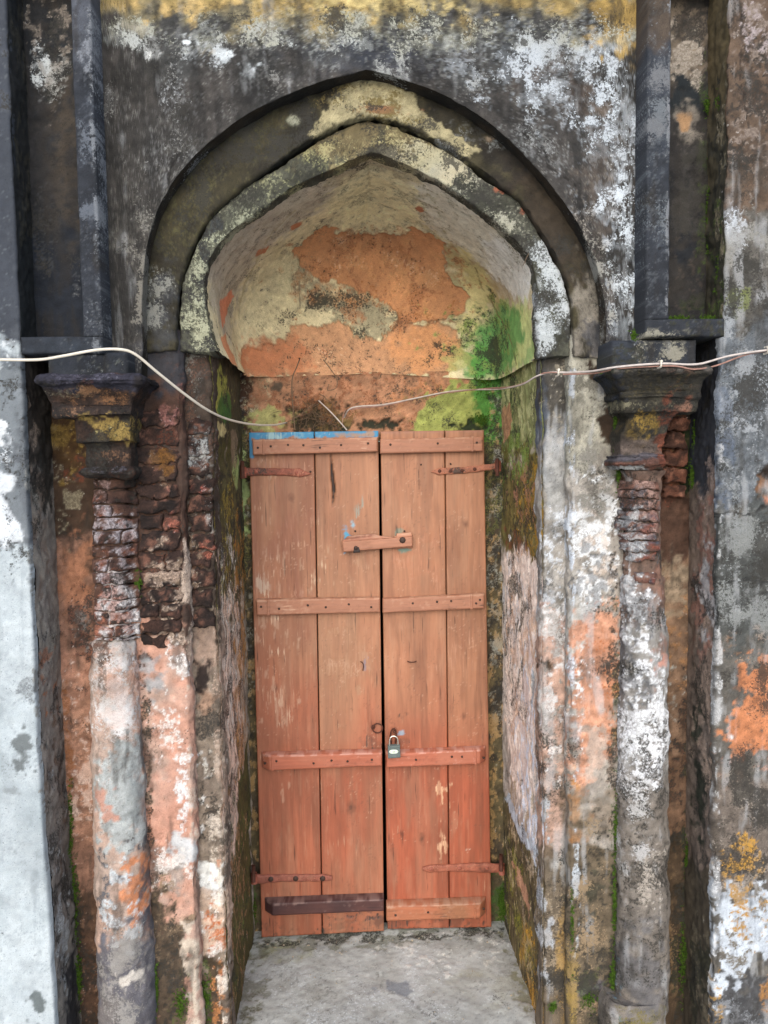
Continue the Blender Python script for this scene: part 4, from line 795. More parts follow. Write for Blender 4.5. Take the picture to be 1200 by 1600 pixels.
# threshold slab between the jambs (lies 4 mm inside both of them)
xj0, xj1 = X(341, 1000, YP2), X(848, 1000, YP2)
xs = axis(xj0-.01, xj1+.01, .0045); ys = axis(1.45, YBACK+.02, .0045)
V = np.zeros((len(xs), len(ys)+2, 3)); V[..., 0] = xs[:, None]
V[:, 2:, 1] = ys[None]; V[:, 2:, 2] = ZTH; V[:, 0, 1] = ys[0]; V[:, 0, 2] = 0; V[:, 1, 1] = ys[0]; V[:, 1, 2] = ZTH-.006
surf('threshold_floor', V, pt_floor, M_SMOOTH, None, 'G', ZTH, rough=.0014, gain=.95, nz=(0, -.1, 1), kind_='structure')

# ------------------------------------------------------------------ arch
OL = [(221, 592), (222, 545), (221, 480), (223, 430), (229, 388), (240, 345), (258, 305), (285, 265), (320, 228), (365, 193), (415, 163), (465, 141), (520, 122), (572, 109)]
OR = [(572, 109), (610, 117), (650, 131), (700, 152), (750, 182), (800, 222), (845, 268), (885, 322), (912, 365), (932, 410), (943, 460), (947, 510), (948, 556), (949, 592)]
C3L = [(276, 547), (276, 500), (282, 440), (299, 392), (325, 342), (372, 297), (440, 250), (495, 213), (535, 192), (574, 181)]
C3R = [(574, 181), (620, 192), (680, 220), (728, 250), (775, 285), (812, 312), (845, 362), (872, 408), (890, 452), (896, 500), (896, 556)]
C5L = [(346, 553), (333, 520), (326, 480), (323, 440), (331, 405), (358, 370), (400, 335), (462, 297), (522, 268), (579, 243)]
C5R = [(579, 243), (620, 256), (680, 285), (740, 324), (790, 364), (824, 405), (836, 450), (838, 505), (839, 560)]
def curve(pts, Y, n, dense=None):
    P = np.array([at(a, b, Y)[[0, 2]] for a, b in pts]); out = []
    m = len(P)
    for i in range(m-1):
        p0 = P[max(i-1, 0)]; p1, p2 = P[i], P[i+1]; p3 = P[min(i+2, m-1)]
        for t in np.arange(20)/20: out.append(.5*(2*p1+(p2-p0)*t+(2*p0-5*p1+4*p2-p3)*t*t+(-p0+3*p1-3*p2+p3)*t**3))
    out.append(P[-1]); out = np.array(out); L = np.concatenate([[0], np.cumsum(np.linalg.norm(np.diff(out, axis=0), axis=1))])
    q = np.linspace(0, L[-1], n); return np.stack([np.interp(q, L, out[:, 0]), np.interp(q, L, out[:, 1])], 1)
def full(a, b, Y, n=190): return np.concatenate([curve(a, Y, n)[:-1], curve(b, Y, n)])
xbl, xbr = X(151, 260, F0), X(1010, 260, F0)
zsl, zsr = Z(190, 592, YSP), Z(970, 592, YSP); ztop = Z(600, -70, YSP)
n = 210
O0 = full(OL, OR, YSP, n)
# matching outer boundary
def bound():
    half = lambda pts: np.array(pts)
    L = [(xbl, zsl), (xbl, ztop), (O0[n-1, 0], ztop)]; R = [(O0[n-1, 0], ztop), (xbr, ztop), (xbr, zsr)]
    def rs(P, kk, m):
        P = np.array(P); l = [np.linalg.norm(P[1]-P[0]), np.linalg.norm(P[2]-P[1])]
        a = np.linspace(0, 1, kk)[:-1, None]; b = np.linspace(0, 1, m-kk+1)[:, None]
        return np.concatenate([P[0]*(1-a)+P[1]*a, P[1]*(1-b)+P[2]*b])
    k1 = int(np.argmin(np.abs(O0[:n, 0]-X(330, 230, YSP)))); k2 = n-int(np.argmin(np.abs(O0[n-1:, 0]-X(838, 260, YSP))))
    return np.concatenate([rs(L, k1, n)[:-1], rs(R, n-k2+1, n)])
B0 = bound(); nn = len(O0)
ns = 150
s = np.linspace(0, 1, ns)**1.15
V = np.zeros((nn, ns+14, 3))
V[:, 14:, 0] = O0[:, None, 0]*(1-s)+B0[:, None, 0]*s; V[:, 14:, 2] = O0[:, None, 1]*(1-s)+B0[:, None, 1]*s; V[:, 14:, 1] = YSP
V[:, :14, 0] = O0[:, None, 0]; V[:, :14, 2] = O0[:, None, 1]; V[:, :14, 1] = np.linspace(1.82, YSP+.003, 14)
def pt_sp2(p):
    pt_spandrel(p); c, d = p.c.copy(), p.d.copy(); p.c[:] = 0; pt_soffit(p); m = p.V[:, 1] > YSP+.002
    p.c[~m] = c[~m]; p.d = np.where(m, p.d*0, d)
surf('arch_wall', V, pt_sp2, M_WALL, facade, 'F', YSP)
# moulded bands
OB = full(OL[1:], OR[:-1], YSP, n); C3 = full(C3L, C3R, 1.785, n); C5 = full(C5L, C5R, 1.815, n)
def band(name, A, Bc, prof, painter, label=None):
    m = 34; q = np.linspace(0, 1, m); pr = np.array(prof)
    sp = np.interp(q, pr[:, 0], pr[:, 1]); y = np.interp(q, pr[:, 0], pr[:, 2])
    V = np.zeros((len(A)+2, m, 3)); V[1:-1, :, 0] = A[:, None, 0]*(1-sp)+Bc[:, None, 0]*sp; V[1:-1, :, 2] = A[:, None, 1]*(1-sp)+Bc[:, None, 1]*sp; V[1:-1, :, 1] = y[None]
    V[0] = V[1]; V[-1] = V[-2]; V[0, :, 1] = np.maximum(V[0, :, 1], 1.87); V[-1, :, 1] = np.maximum(V[-1, :, 1], 1.87); V[0, :, 2] += .001; V[-1, :, 2] += .001
    return surf(name, V, painter, M_WALL, facade, 'F', 1.79, rough=.0034, nz=(0, -1, 0))
band('arch_band', OB, C3, [(0, 0, 1.787), (.8, .97, 1.783), (.86, 1.0, 1.79), (1, 1.0, 1.85)], pt_band)
band('arch_roll', C3, C5, [(0, 0.03, 1.85), (.14, .04, 1.806), (.2, .07, 1.799), (.5, .5, 1.797), (.86, .985, 1.799), (.92, 1.0, 1.803), (1, 1.0, 1.842)], pt_roll)

# ------------------------------------------------------------------ niche vault (a pointed half dome with a flat back)
cx, cz = X(590, 583, YBACK), Z(590, 583, YBACK)
CV = full(C5L, C5R, 1.83, 190)
za = np.array([CV[0, 1], CV[-1, 1]])
nl = 170; th = np.linspace(0, math.pi/2, nl)
nexp = 0.36
rr = np.sin(th)**nexp; dd = np.cos(th)**nexp
rr[0] = 0; dd[-1] = 0
zf = np.maximum(CV[:, 1]-0, cz)
dep = YBACK-1.83
# spring line steps down from the front of the arch to the back ledge, as seen
V = np.zeros((len(CV), nl, 3)); V[..., 0] = cx+(CV[:, None, 0]-cx)*(rr*1.0)[None]
hz = CV[:, 1]-min(za)
V[..., 2] = cz + (CV[:, None, 1]-cz)*rr[None]; V[..., 1] = 1.83+dep*dd[None]
V = V[:, ::-1].copy()
# even spacing across
def respace(V, m):
    out = np.zeros((V.shape[0], m, 3))
    for i in range(V.shape[0]):
        L = np.concatenate([[0], np.cumsum(np.linalg.norm(np.diff(V[i], axis=0), axis=1))]); q = np.linspace(0, L[-1], m)
        for j in range(3): out[i, :, j] = np.interp(q, L, V[i, :, j])
    return out
th2 = np.linspace(0, math.pi/2, 1200)
base = np.stack([np.sin(th2)**nexp, np.cos(th2)**nexp]); base[0, 0] = 0; base[1, -1] = 0
Vd = np.zeros((len(CV), 1200, 3)); aa = np.clip(np.sin(np.arctan2(CV[:, 1]-cz, np.abs(CV[:, 0]-cx))), 0, 1); ne = .14+.24*aa**.7
B_0 = np.sin(th2)[None]**ne[:, None]; B_1 = np.maximum(np.cos(th2), 0)[None]**ne[:, None]; B_0[:, 0] = 0; B_1[:, -1] = 0
Vd[..., 0] = cx+(CV[:, None, 0]-cx)*B_0; Vd[..., 2] = cz+(CV[:, None, 1]-cz)*B_0; Vd[..., 1] = 1.83+dep*B_1
V = respace(Vd, 215)
Lr = np.concatenate([np.zeros((V.shape[0], 1)), np.cumsum(np.linalg.norm(np.diff(V, axis=1), axis=2), 1)], 1)
ang = np.arctan2(CV[:, 1]-cz, CV[:, 0]-cx)
UV = np.stack([np.cos(ang)[:, None]*Lr, np.sin(ang)[:, None]*Lr], -1)
surf('niche_vault', V, pt_vault, M_WALL, facade, 'V', uv=UV, rough=.0016, nz=(0, -1, -.3), sat=.97, gain=1.)

# ------------------------------------------------------------------ back wall round the door
xo0, xo1, zo = X(404, 1000, YBACK), X(752, 1000, YBACK), Z(600, 690, YBACK)
xs = axis(X(366, 620, YBACK)-.05, X(800, 620, YBACK)+.05); zs = axis(ZTH-.02, cz+.004)
V = np.zeros((len(xs), len(zs), 3)); V[..., 0] = xs[:, None]; V[..., 2] = zs[None]; V[..., 1] = YBACK+.006
surf('back_wall', V, pt_back, M_WALL, facade, 'F', YBACK, rough=.004, gain=.85, keep=lambda P: ~((P[:, 0] > xo0) & (P[:, 0] < xo1) & (P[:, 2] < zo)), nz=(0, -1, 0))
# door reveal and dark room behind it
pl = [(xo0, YBACK), (xo0, 2.62), (xo0-.5, 2.63), (xo0-.5, 4.2), (xo1+.5, 4.2), (xo1+.5, 2.63), (xo1, 2.62), (xo1, YBACK)]
Vr, Fr = [], []
for (a, b) in pl: Vr += [(a, b, ZTH-.02), (a, b, zo)]
for i in range(len(pl)-1): Fr.append((2*i, 2*i+2, 2*i+3, 2*i+1))
Fr.append(tuple(2*i+1 for i in range(len(pl)))); Fr.append(tuple(2*i for i in range(len(pl))))
mesh_obj('room_behind_door', Vr, Fr, M_DARK, facade, smooth=False)

# ------------------------------------------------------------------ jambs and pilasters
zlow = ZBOT
def jamb(side, xx, painter):
    ztl = cz+.05
    ys = axis(YP2, YBACK+.02); zs = zaxis(zlow, ztl, .0042)
    V = np.zeros((len(ys), len(zs), 3)); V[..., 0] = xx; V[..., 1] = ys[:, None]; V[..., 2] = zs[None]
    # jamb top follows the spring line down from front to back
    ztf = CV[0 if side < 0 else -1, 1]
    t = np.clip((V[..., 1]-YP2)/(YBACK-YP2), 0, 1)
    V[..., 2] = zlow+(V[..., 2]-zlow)*((ztf+(cz-ztf)*t+(.03 if side < 0 else .016)-zlow)/(ztl-zlow))
    surf('door_jamb', V, painter, M_WALL, facade, 'J', xx, rough=.003, gain=1.0, nz=(-side, 0, 0))
jamb(-1, xj0, pt_jambL); jamb(1, xj1, pt_jambR)
def pil(name, plan, painter, zt, ref, rough=.003, nz=(0, -1, 0)):
    return surf(name, sweep(plan, zaxis(zlow, zt, .0042)), painter, M_WALL, facade, 'F', ref, rough=rough, nz=nz)
c_ = .012
def mir(pts): return pts
x2l, x1l, x1lo = xj0, X(296, 1000, YP1), X(205, 1000, YP1)
x2r, x1r, x1ro = xj1, X(889, 1000, YP1), X(975, 1000, YP1)
zsp_l, zsp_r = Z(300, 553, YP2)+.03, Z(870, 560, YP2)+.03
pil('pilaster', [(x2l+.004, YP2+.05), (x2l+.003, YP2+c_), (x2l-.006, YP2), (x1l-.03, YP2)], pt_p2L, zsp_l, YP2, .004)
pil('pilaster', [(x1l, YP2+.03), (x1l, YP1+c_), (x1l-.008, YP1), (x1lo, YP1)], pt_p1L, zsp_l+.02, YP1, .004)
pil('pilaster', [(x2r-.004, YP2+.05), (x2r-.003, YP2+c_), (x2r+.006, YP2), (x1r+.03, YP2)], pt_p2R, zsp_r, YP2, .0036)
pil('pilaster', [(x1r, YP2+.03), (x1r, YP1+c_), (x1r+.008, YP1), (x1ro, YP1)], pt_p1R, zsp_r+.02, YP1, .0036)
# set-back bays beside the columns
xel, xer = X(50, 950, F0), X(1121, 950, F0)
zbl, zbr = Z(50, 560, YBAY)+.08, Z(1100, 540, YBAY)+.08
def bay(side, a, b, painter, zt):
    # plan: from hidden behind pilaster to the side wall, with the pilaster's flank as a slope
    V = sweep([(a, YP1), (a+side*.012, YBAY), (b+side*.01, YBAY)], zaxis(zlow, zt, .0042))
    surf('bay_wall', V, painter, M_WALL, facade, 'F', YBAY, rough=.004, nz=(0, -1, 0))
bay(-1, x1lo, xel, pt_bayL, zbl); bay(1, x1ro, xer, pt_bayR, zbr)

# ------------------------------------------------------------------ side walls (free of the arch bay, one to the left, one to the right)
wallL = empty('side_wall', (-1.2, F0, 0), label='pale blue-grey lime-washed wall face along the left edge, dark above the cable', cat='wall')
wallR = empty('side_wall', (1.2, F0, 0), label='grey and brown weathered wall face along the right edge with an orange paint patch', cat='wall')
def lean(V, x0, k, z0):            # the wall edge flares slightly near the ground
    return V
def side(side, xe, painter, rp, parent, holes, xn, znb, yret, xout):
    # lower part with its return towards the bay
    zt_hole = holes
    zs = zaxis(zlow, 3.3); xs = axis3(None, 0, .30, 1.6, RES, .03)
    V = np.zeros((len(xs)+3, len(zs), 3))
    fl = .010 if side < 0 else 0
    def xedge(z):
        e = np.where(z > znb, xn, xe)
        return e + fl*np.clip((.95-z), 0, 1)*2
    for i, d in enumerate(xs): V[i+3, :, 0] = xedge(zs)+side*(d+.004); V[i+3, :, 1] = F0
    for i, (dx, dy) in enumerate(((0, .02), (0, .008), (.0015, .002))): V[i, :, 0] = xedge(zs)+side*dx; V[i, :, 1] = F0+dy
    V[..., 2] = zs[None]
    surf('wall_face', V, painter, M_SMOOTH if side < 0 else M_WALL, parent, 'F', F0, rough=.0012 if side < 0 else .003, nz=(0, -1, 0))
    ys = axis(F0+.02, YBAY+.03, .0042); zs2 = zaxis(zlow, znb, .0042)
    V = np.zeros((len(ys), len(zs2), 3)); V[..., 0] = xedge(zs2)[None]; V[..., 1] = ys[:, None]; V[..., 2] = zs2[None]
    surf('wall_flank', V, rp, M_WALL, parent, 'J', xe, rough=.003, nz=(-side, 0, 0))
znl, znr = Z(60, 553, F0), Z(1110, 526, F0)
xnl, xnr = X(20, 260, F0), X(1135, 260, F0)
side(-1, xel, pt_outL, pt_retL, wallL, None, xnl, znl, 0, 0)
side(1, xer, pt_outR, pt_retR, wallR, None, xnr, znr, 0, 0)

# ------------------------------------------------------------------ recessed panels over the columns
def blk(name, x0, x1, z0, z1, yf, yb, painter, parent, mat=None, rough=.0012, bev=.003):
    nu = max(3, int((x1-x0)/RES)); nv = max(3, int((z1-z0)/RES))
    s_ = np.concatenate([[x0, x0], np.linspace(x0+bev, x1-bev, nu), [x1, x1]]); t_ = np.concatenate([[z0, z0], np.linspace(z0+bev, z1-bev, nv), [z1, z1]])
    nd = 1
    ds = np.zeros(len(s_)); ds[0] = ds[-1] = yb-yf; ds[1] = ds[-2] = bev; dt = np.zeros(len(t_)); dt[0] = dt[-1] = yb-yf; dt[1] = dt[-2] = bev
    V = np.zeros((len(s_), len(t_), 3)); V[..., 0] = s_[:, None]; V[..., 2] = t_[None]; V[..., 1] = yf+np.maximum(ds[:, None], dt[None])
    return surf(name, V, painter, mat or M_WALL, parent, 'F', yf, rough=rough, flat=True)
zT = Z(600, -60, F0)
pL = empty('panel_frame', (X(85, 300, F0), F0, znl), label='dark slate coloured upright panel with a sunken field, above the left column', cat='wall panel')
xq = X(120, 260, F0); znb_l = Z(90, 526, F0)
blk('frame_upright', xq, xbl, znb_l-.001, zT, F0-.001, YSP+.02, pt_frL, pL, rough=.002)
blk('frame_rail', xnl, xbl, znl, znb_l, F0-.0005, YBAY, pt_frL, pL, rough=.002)
xs = axis(xnl-.03, xq+.03); zs = zaxis(znb_l-.03, zT); V = np.zeros((len(xs), len(zs), 3)); V[..., 0] = xs[:, None]; V[..., 2] = zs[None]; V[..., 1] = F0+.085
surf('sunken_field', V, pt_niL, M_WALL, pL, 'F', F0+.085, rough=.0022, nz=(0, -1, 0))
ys = axis(F0+.002, F0+.115); V = np.zeros((len(ys), len(zs), 3)); V[..., 0] = xnl+.001; V[..., 1] = ys[:, None]; V[..., 2] = zs[None]
surf('panel_flank', V, lambda p: (p.fill((50, 50, 50), (40, 44, 46), 12, sz=.4), p.F(34, 150, 20, 200, (88, 84, 70), .3, 80, sz=.4), p.tone(.1)), M_WALL, pL, 'J', xnl, rough=.002, nz=(1, 0, 0))
pR = empty('panel_frame', (X(1080, 300, F0), F0, znr), label='dark panel with a sunken, moss-streaked field above the right column', cat='wall panel')
xr0, xr1 = xbr, X(1047, 260, F0); znb_r = Z(1090, 498, F0)
blk('frame_upright', xr0, xr1, znb_r-.001, zT, F0-.001, YSP+.02, pt_frR, pR, rough=.002)
blk('frame_rail', xr0, xnr, znr, znb_r, F0-.0005, YBAY, pt_frR, pR, rough=.002)
zs = zaxis(znb_r-.03, zT)
xs = axis(xr1-.03, xnr+.03); V = np.zeros((len(xs), len(zs), 3)); V[..., 0] = xs[:, None]; V[..., 2] = zs[None]; V[..., 1] = F0+.09
surf('sunken_field', V, pt_niR, M_WALL, pR, 'F', F0+.09, rough=.003, nz=(0, -1, 0))
ys = axis(F0+.002, F0+.115); V = np.zeros((len(ys), len(zs), 3)); V[..., 0] = xnr-.001; V[..., 1] = ys[:, None]; V[..., 2] = zs[None]
surf('panel_flank', V, pt_niRs, M_WALL, pR, 'J', xnr, rough=.003, nz=(-1, 0, 0))
# impost blocks standing on the capitals
blk('impost_block', X(74, 568, 1.69), X(200, 568, 1.69), Z(140, 592, 1.69), znl+.004, 1.69, YBAY, pt_frL, facade, bev=.005)
blk('impost_block', X(956, 552, 1.69), X(1089, 552, 1.69), Z(1020, 578, 1.69), Z(1020, 531, 1.69), 1.69, YBAY, pt_frR, facade, bev=.006)
# wall above the picture: plain continuation
def up(x0, x1, Y, name='upper_wall'):
    xs = axis(x0, x1, .03); zs = axis(min(zT, ztop)-.01, 3.3, .03); V = np.zeros((len(xs), len(zs), 3)); V[..., 0] = xs[:, None]; V[..., 2] = zs[None]; V[..., 1] = Y
    surf(name, V, lambda p: (p.fill((120, 104, 72), (90, 84, 70), 6), p.tone(.1)), M_WALL, facade, 'F', Y, nz=(0, -1, 0))
up(xbl, xbr, YSP-.03); up(xnl, xbl+.002, F0+.02); up(xbr-.002, xnr, F0+.02)

# unseen dark core added behind the plastered faces, keeping sky out of gaps
def box_(x0, x1, y0, y1, z0, z1, V, F):
    k = len(V); V += [(x, y, z) for x in (x0, x1) for y in (y0, y1) for z in (z0, z1)]
    F += [(k, k+1, k+3, k+2), (k+4, k+6, k+7, k+5), (k, k+4, k+5, k+1), (k+2, k+3, k+7, k+6), (k, k+2, k+6, k+4), (k+1, k+5, k+7, k+3)]
Vc, Fc = [], []
box_(-1.7, xj0-.045, 1.92, 2.6, 0, 3.28, Vc, Fc); box_(xj1+.045, 1.7, 1.92, 2.6, 0, 3.28, Vc, Fc); box_(xj0-.044, xj1+.044, 1.93, 2.6, 2.48, 3.27, Vc, Fc)
box_(xj0-.044, xo0-.01, 2.36, 2.6, 0, 2.47, Vc, Fc); box_(xo1+.01, xj1+.044, 2.36, 2.6, 0, 2.47, Vc, Fc); box_(xo0-.009, xo1+.009, 2.361, 2.6, zo+.01, 2.47, Vc, Fc)
mesh_obj('core_backing', Vc, Fc, M_DARK, facade, smooth=False)

# ------------------------------------------------------------------ columns
def column(xc_rows, cap_rows, painter, cap_painter, yb, zt_px, label, base_rows=None):
    col = empty('engaged_column', (xc_rows[0][1], 1.79, 0)); tag(col, label)
    col.parent = facade; col.matrix_parent_inverse = Matrix.Translation(-world_loc(facade))
    R = np.array(xc_rows)        # z, xc, r
    o = np.argsort(R[:, 0]); R = R[o]
    zs = zaxis(max(zlow, R[0, 0]), R[-1, 0], .004)
    a = np.linspace(-math.radians(128), math.radians(128), 68)
    xc = np.interp(zs, R[:, 0], R[:, 1]); r = np.interp(zs, R[:, 0], R[:, 2])
    V = np.zeros((len(a), len(zs), 3)); V[..., 0] = xc[None]+np.sin(a)[:, None]*r[None]; V[..., 1] = 1.79-np.cos(a)[:, None]*r[None]; V[..., 2] = zs[None]
    surf('shaft', V, painter, M_WALL, col, 'F', 1.74, rough=.0034, nz=(0, -1, 0))
    loft('capital', cap_rows, cap_painter, M_BRICK, col, None, YBAY+.01, cr=.007, rough=.003)
    if base_rows: loft('base', base_rows, painter, M_WALL, col, None, YBAY+.01, cr=.045, rough=.003)
    return col
def xr(px0, px1, py): 
    a, b = X(px0, py, 1.785), X(px1, py, 1.785); return (Z((px0+px1)/2, py, 1.745), (a+b)/2, (b-a)/2)
cL = [xr(140, 206, 700), xr(141, 206, 860), xr(143, 211, 1010), xr(144, 216, 1060), xr(147, 228, 1300), xr(154, 240, 1500), xr(158, 247, 1700)]
# behind the exposed brick courses the core sits back
def core(rows, ya, yb_, cut):
    out = []
    for r_ in rows: out.append(r_)
    return out
cR0 = None
cLc = [(z, x, r-(.012 if z > Z(175, 1006, 1.745) else 0)) for z, x, r in cL]
cLc += [(Z(175, 1004, 1.745), xr(143, 211, 1008)[1], xr(143, 211, 1008)[2]-.012), (Z(175, 1009, 1.745), xr(143, 211, 1010)[1], xr(143, 211, 1010)[2])]
cLc = [(ZBOT, cL[-1][1], cL[-1][2])] + cLc
colL = column(cLc, [(583, 60, 218, 1.665), (588, 54, 222, 1.655), (594, 52, 224, 1.652), (600, 56, 221, 1.658), (604, 63, 216, 1.668), (612, 68, 213, 1.676), (624, 77, 208, 1.688), (630, 80, 207, 1.69), (632, 82, 206, 1.686), (649, 84, 205, 1.688), (652, 112, 205, 1.70), (656, 116, 206, 1.706), (690, 120, 205, 1.712), (693, 130, 202, 1.722), (700, 133, 202, 1.73), (730, 134, 202, 1.732), (733, 126, 206, 1.722), (737, 121, 208, 1.716), (741, 122, 208, 1.717), (745, 130, 205, 1.724), (748, 137, 203, 1.734)],
    pt_colL, pt_capL, YBAY, 740, 'left engaged column, brick courses showing under its capital')
cR = [xr(969, 1037, 735), xr(970, 1038, 900), xr(970, 1040, 1000), xr(966, 1042, 1300), xr(962, 1043, 1560), xr(962, 1043, 1590)]
zc = lambda y: Z(1004, y, 1.745)
cRc = [(zc(735), xr(969, 1037, 735)[1], xr(969, 1037, 735)[2]), (zc(748), xr(969, 1037, 748)[1], xr(969, 1037, 748)[2]-.009), (zc(902), xr(970, 1038, 902)[1], xr(970, 1038, 902)[2]-.009), (zc(908), xr(970, 1038, 908)[1], xr(970, 1038, 908)[2])] + cR[2:]
colR = column(cRc, [(569, 968, 1106, 1.665), (574, 960, 1112, 1.655), (579, 958, 1115, 1.652), (584, 961, 1113, 1.658), (589, 966, 1106, 1.668), (600, 970, 1098, 1.68), (611, 974, 1092, 1.688), (614, 970, 1094, 1.682), (620, 971, 1093, 1.682), (623, 974, 1090, 1.688), (643, 976, 1088, 1.692), (646, 980, 1060, 1.70), (652, 984, 1052, 1.706), (680, 970, 1042, 1.716), (700, 969, 1036, 1.73), (709, 969, 1036, 1.73), (712, 964, 1040, 1.72), (715, 965, 1039, 1.722), (719, 962, 1041, 1.716), (726, 962, 1041, 1.716), (730, 968, 1038, 1.726), (734, 970, 1037, 1.734)],
    pt_colR, pt_capR, YBAY, 730, 'right engaged column, grey with white crust, standing on a round base',
    [(1568, 968, 1036, 1.735), (1572, 958, 1046, 1.722), (1590, 952, 1052, 1.714), (1700, 952, 1052, 1.714)])

# exposed bricks -------------------------------------------------------
def curved(xc, r0):
    def f(V, S, T):
        d = np.clip((V[..., 0]-xc)/r0, -1, 1); V = V.copy(); V[..., 1] += r0*(1-np.sqrt(1-d*d*.96)); return V
    return f
def bricks(rows, Y, thick, painter, parent, xf=None, jit=.0022, mat=None):
    for (y0, y1, xa, xb, dy) in rows:
        sl = rng.uniform(-1.2, 1.2)
        pr = None
        if xf is not None:
            xc, r0 = xf((y0+y1)/2); pr = curved(xc, r0)
        slab('brick', [(xa, y0+sl), (xb, y0-sl), (xb, y1-sl*.5), (xa, y1+sl*.5)], Y+dy, thick, painter, mat or M_BRICK, parent, res=.004, bev=.0028, jit=jit*.72, rough=.003, ref=Y, prof=pr)
def colx(rows):
    z = np.array([r_[0] for r_ in rows]); x = np.array([r_[1] for r_ in rows]); rr_ = np.array([r_[2] for r_ in rows])
    def f(py):
        zz = Z(175, py, 1.745); i = np.argsort(z); return float(np.interp(zz, z[i], x[i])), float(np.interp(zz, z[i], rr_[i]))
    return f
fL = colx(cL); rowsL = []
y = 749
while y < 1000:
    h = rng.uniform(17, 24); d = rng.uniform(0, .004)
    xa, xb = 141+(y-740)*.012, 205+(y-740)*.02
    cut = rng.choice([0, 1, 2], p=[.45, .3, .25]); xm = rng.uniform(165, 188)
    if y + h > 1006: h = 1006-y
    if cut == 0: rowsL.append((y, y+h-3, xa, xb, d))
    else: rowsL.append((y, y+h-3, xa, xm-1.5, d)); rowsL.append((y, y+h-3, xm+1.5, xb, d+rng.uniform(-.002, .005)))
    y += h
bricks(rowsL, 1.742, .022, pt_brickcol, colL, fL)
fR = colx(cR); rowsR = []; y = 752
while y < 905:
    h = rng.uniform(13, 18)
    if not (868 < y < 880): rowsR.append((y, y+h-2.5, 976+rng.uniform(-3, 8)+(y > 860)*12, 1032+rng.uniform(-8, 2), rng.uniform(-.007, -.001)))
    y += h
bricks(rowsR, 1.738, .02, pt_brickcolR, colR, fR, jit=.003)
rows1 = []; y = 640
while y < 1000:
    h = rng.uniform(22, 31); sh = (y-600)*.022
    xa, xb = 212+sh, 276+sh; xm = rng.uniform(235, 258)+sh
    if y > 975: rows1.append((y, y+h-8, xa+rng.uniform(0, 12), xm+8, .002))
    elif rng.rand() < .35: rows1.append((y, y+h-4, xa, xb, rng.uniform(-.006, .004)))
    else: rows1.append((y, y+h-4, xa, xm-2, rng.uniform(-.006, .005))); rows1.append((y, y+h-4, xm+2, xb+rng.uniform(-3, 2), rng.uniform(-.006, .004)))
    y += h
bricks(rows1, YP1-.007, .03, pt_brickdark, facade, jit=.004)
rows2 = []; y = 655
while y < 960:
    h = rng.uniform(26, 34); sh = (y-600)*.022
    rows2.append((y, y+h-5, 291+sh, 327+sh+rng.uniform(-4, 2), rng.uniform(-.006, .004))); y += h
bricks(rows2, YP2-.008, .03, pt_brickdark, facade, jit=.004)
rows3 = []; y = 652
while y < 770:
    h = rng.uniform(22, 30); rows3.append((y, y+h-4, 1040, 1076+rng.uniform(-5, 3), rng.uniform(-.006, .006))); y += h
def pt_br3(p): p.fill((118, 74, 56), (84, 56, 44), 26); p.U((150, 104, 84), .15, 70, so=.9); p.U((56, 38, 32), .25, 80, seed=5, so=.5); p.tone(.15)
bricks(rows3, YBAY-.026, .035, pt_br3, facade, jit=.0035)

# hinge pins set in the masonry
for (px, py, side_) in ((379, 734, -1), (777, 730, 1), (396, 1365, -1), (783, 1348, 1)):
    p0 = at(px, py, YDOOR-.028)
    hp = tube('hinge_pin', [p0+[0, 0, -.026], p0+[0, 0, .0], p0+[0, 0, .026]], .0058, M_RUST, facade, seg=8, sub=1)
    tube('pin_shank', [p0+[0, .0, -.016], p0+[side_*.006, .02, -.017], p0+[side_*.012, .05, -.018]], .0065, M_RUST, hp, seg=8, sub=2) if False else None

# ------------------------------------------------------------------ door leaves
YD = YDOOR
leafL = empty('door_leaf', tuple(at(498, 1460, YD)), label='left door leaf of brown-painted planks with blue paint showing along its top edge', cat='door', group='two leaves of the plank door')
leafR = empty('door_leaf', tuple(at(687, 1451, YD)), label='right door leaf of brown-painted planks, the padlock hanging near its inner edge', cat='door', group='two leaves of the plank door')
def lerp(a, b, t): return (a[0]+(b[0]-a[0])*t, a[1]+(b[1]-a[1])*t)
def plank(leaf, TL, TR, BL, BR, a, b, painter, dy=0, tb=None, gap=.85, ylo=None):
    tl, tr = lerp(TL, TR, a), lerp(TL, TR, b); bl, br = lerp(BL, BR, tb[0] if tb else a), lerp(BL, BR, tb[1] if tb else b)
    g = gap
    slab('plank', [(tl[0]+g, tl[1]), (tr[0]-g, tr[1]), (br[0]-g, br[1]), (bl[0]+g, bl[1])], YD+dy, .028, painter, M_WOOD, leaf, res=.0034, bev=.0018, rough=.0004, ref=YD, gain=.74, sat=.93)
TL, TR, BL, BR = (388, 676), (592, 673), (408, 1465), (601, 1455)
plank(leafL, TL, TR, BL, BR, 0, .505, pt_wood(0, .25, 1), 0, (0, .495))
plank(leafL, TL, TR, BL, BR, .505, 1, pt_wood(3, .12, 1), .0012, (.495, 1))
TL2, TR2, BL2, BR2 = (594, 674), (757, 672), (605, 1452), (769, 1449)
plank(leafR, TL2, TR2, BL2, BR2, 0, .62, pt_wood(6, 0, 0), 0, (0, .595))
plank(leafR, TL2, TR2, BL2, BR2, .62, 1, pt_wood(9, 0, 0), .001, (.595, 1))
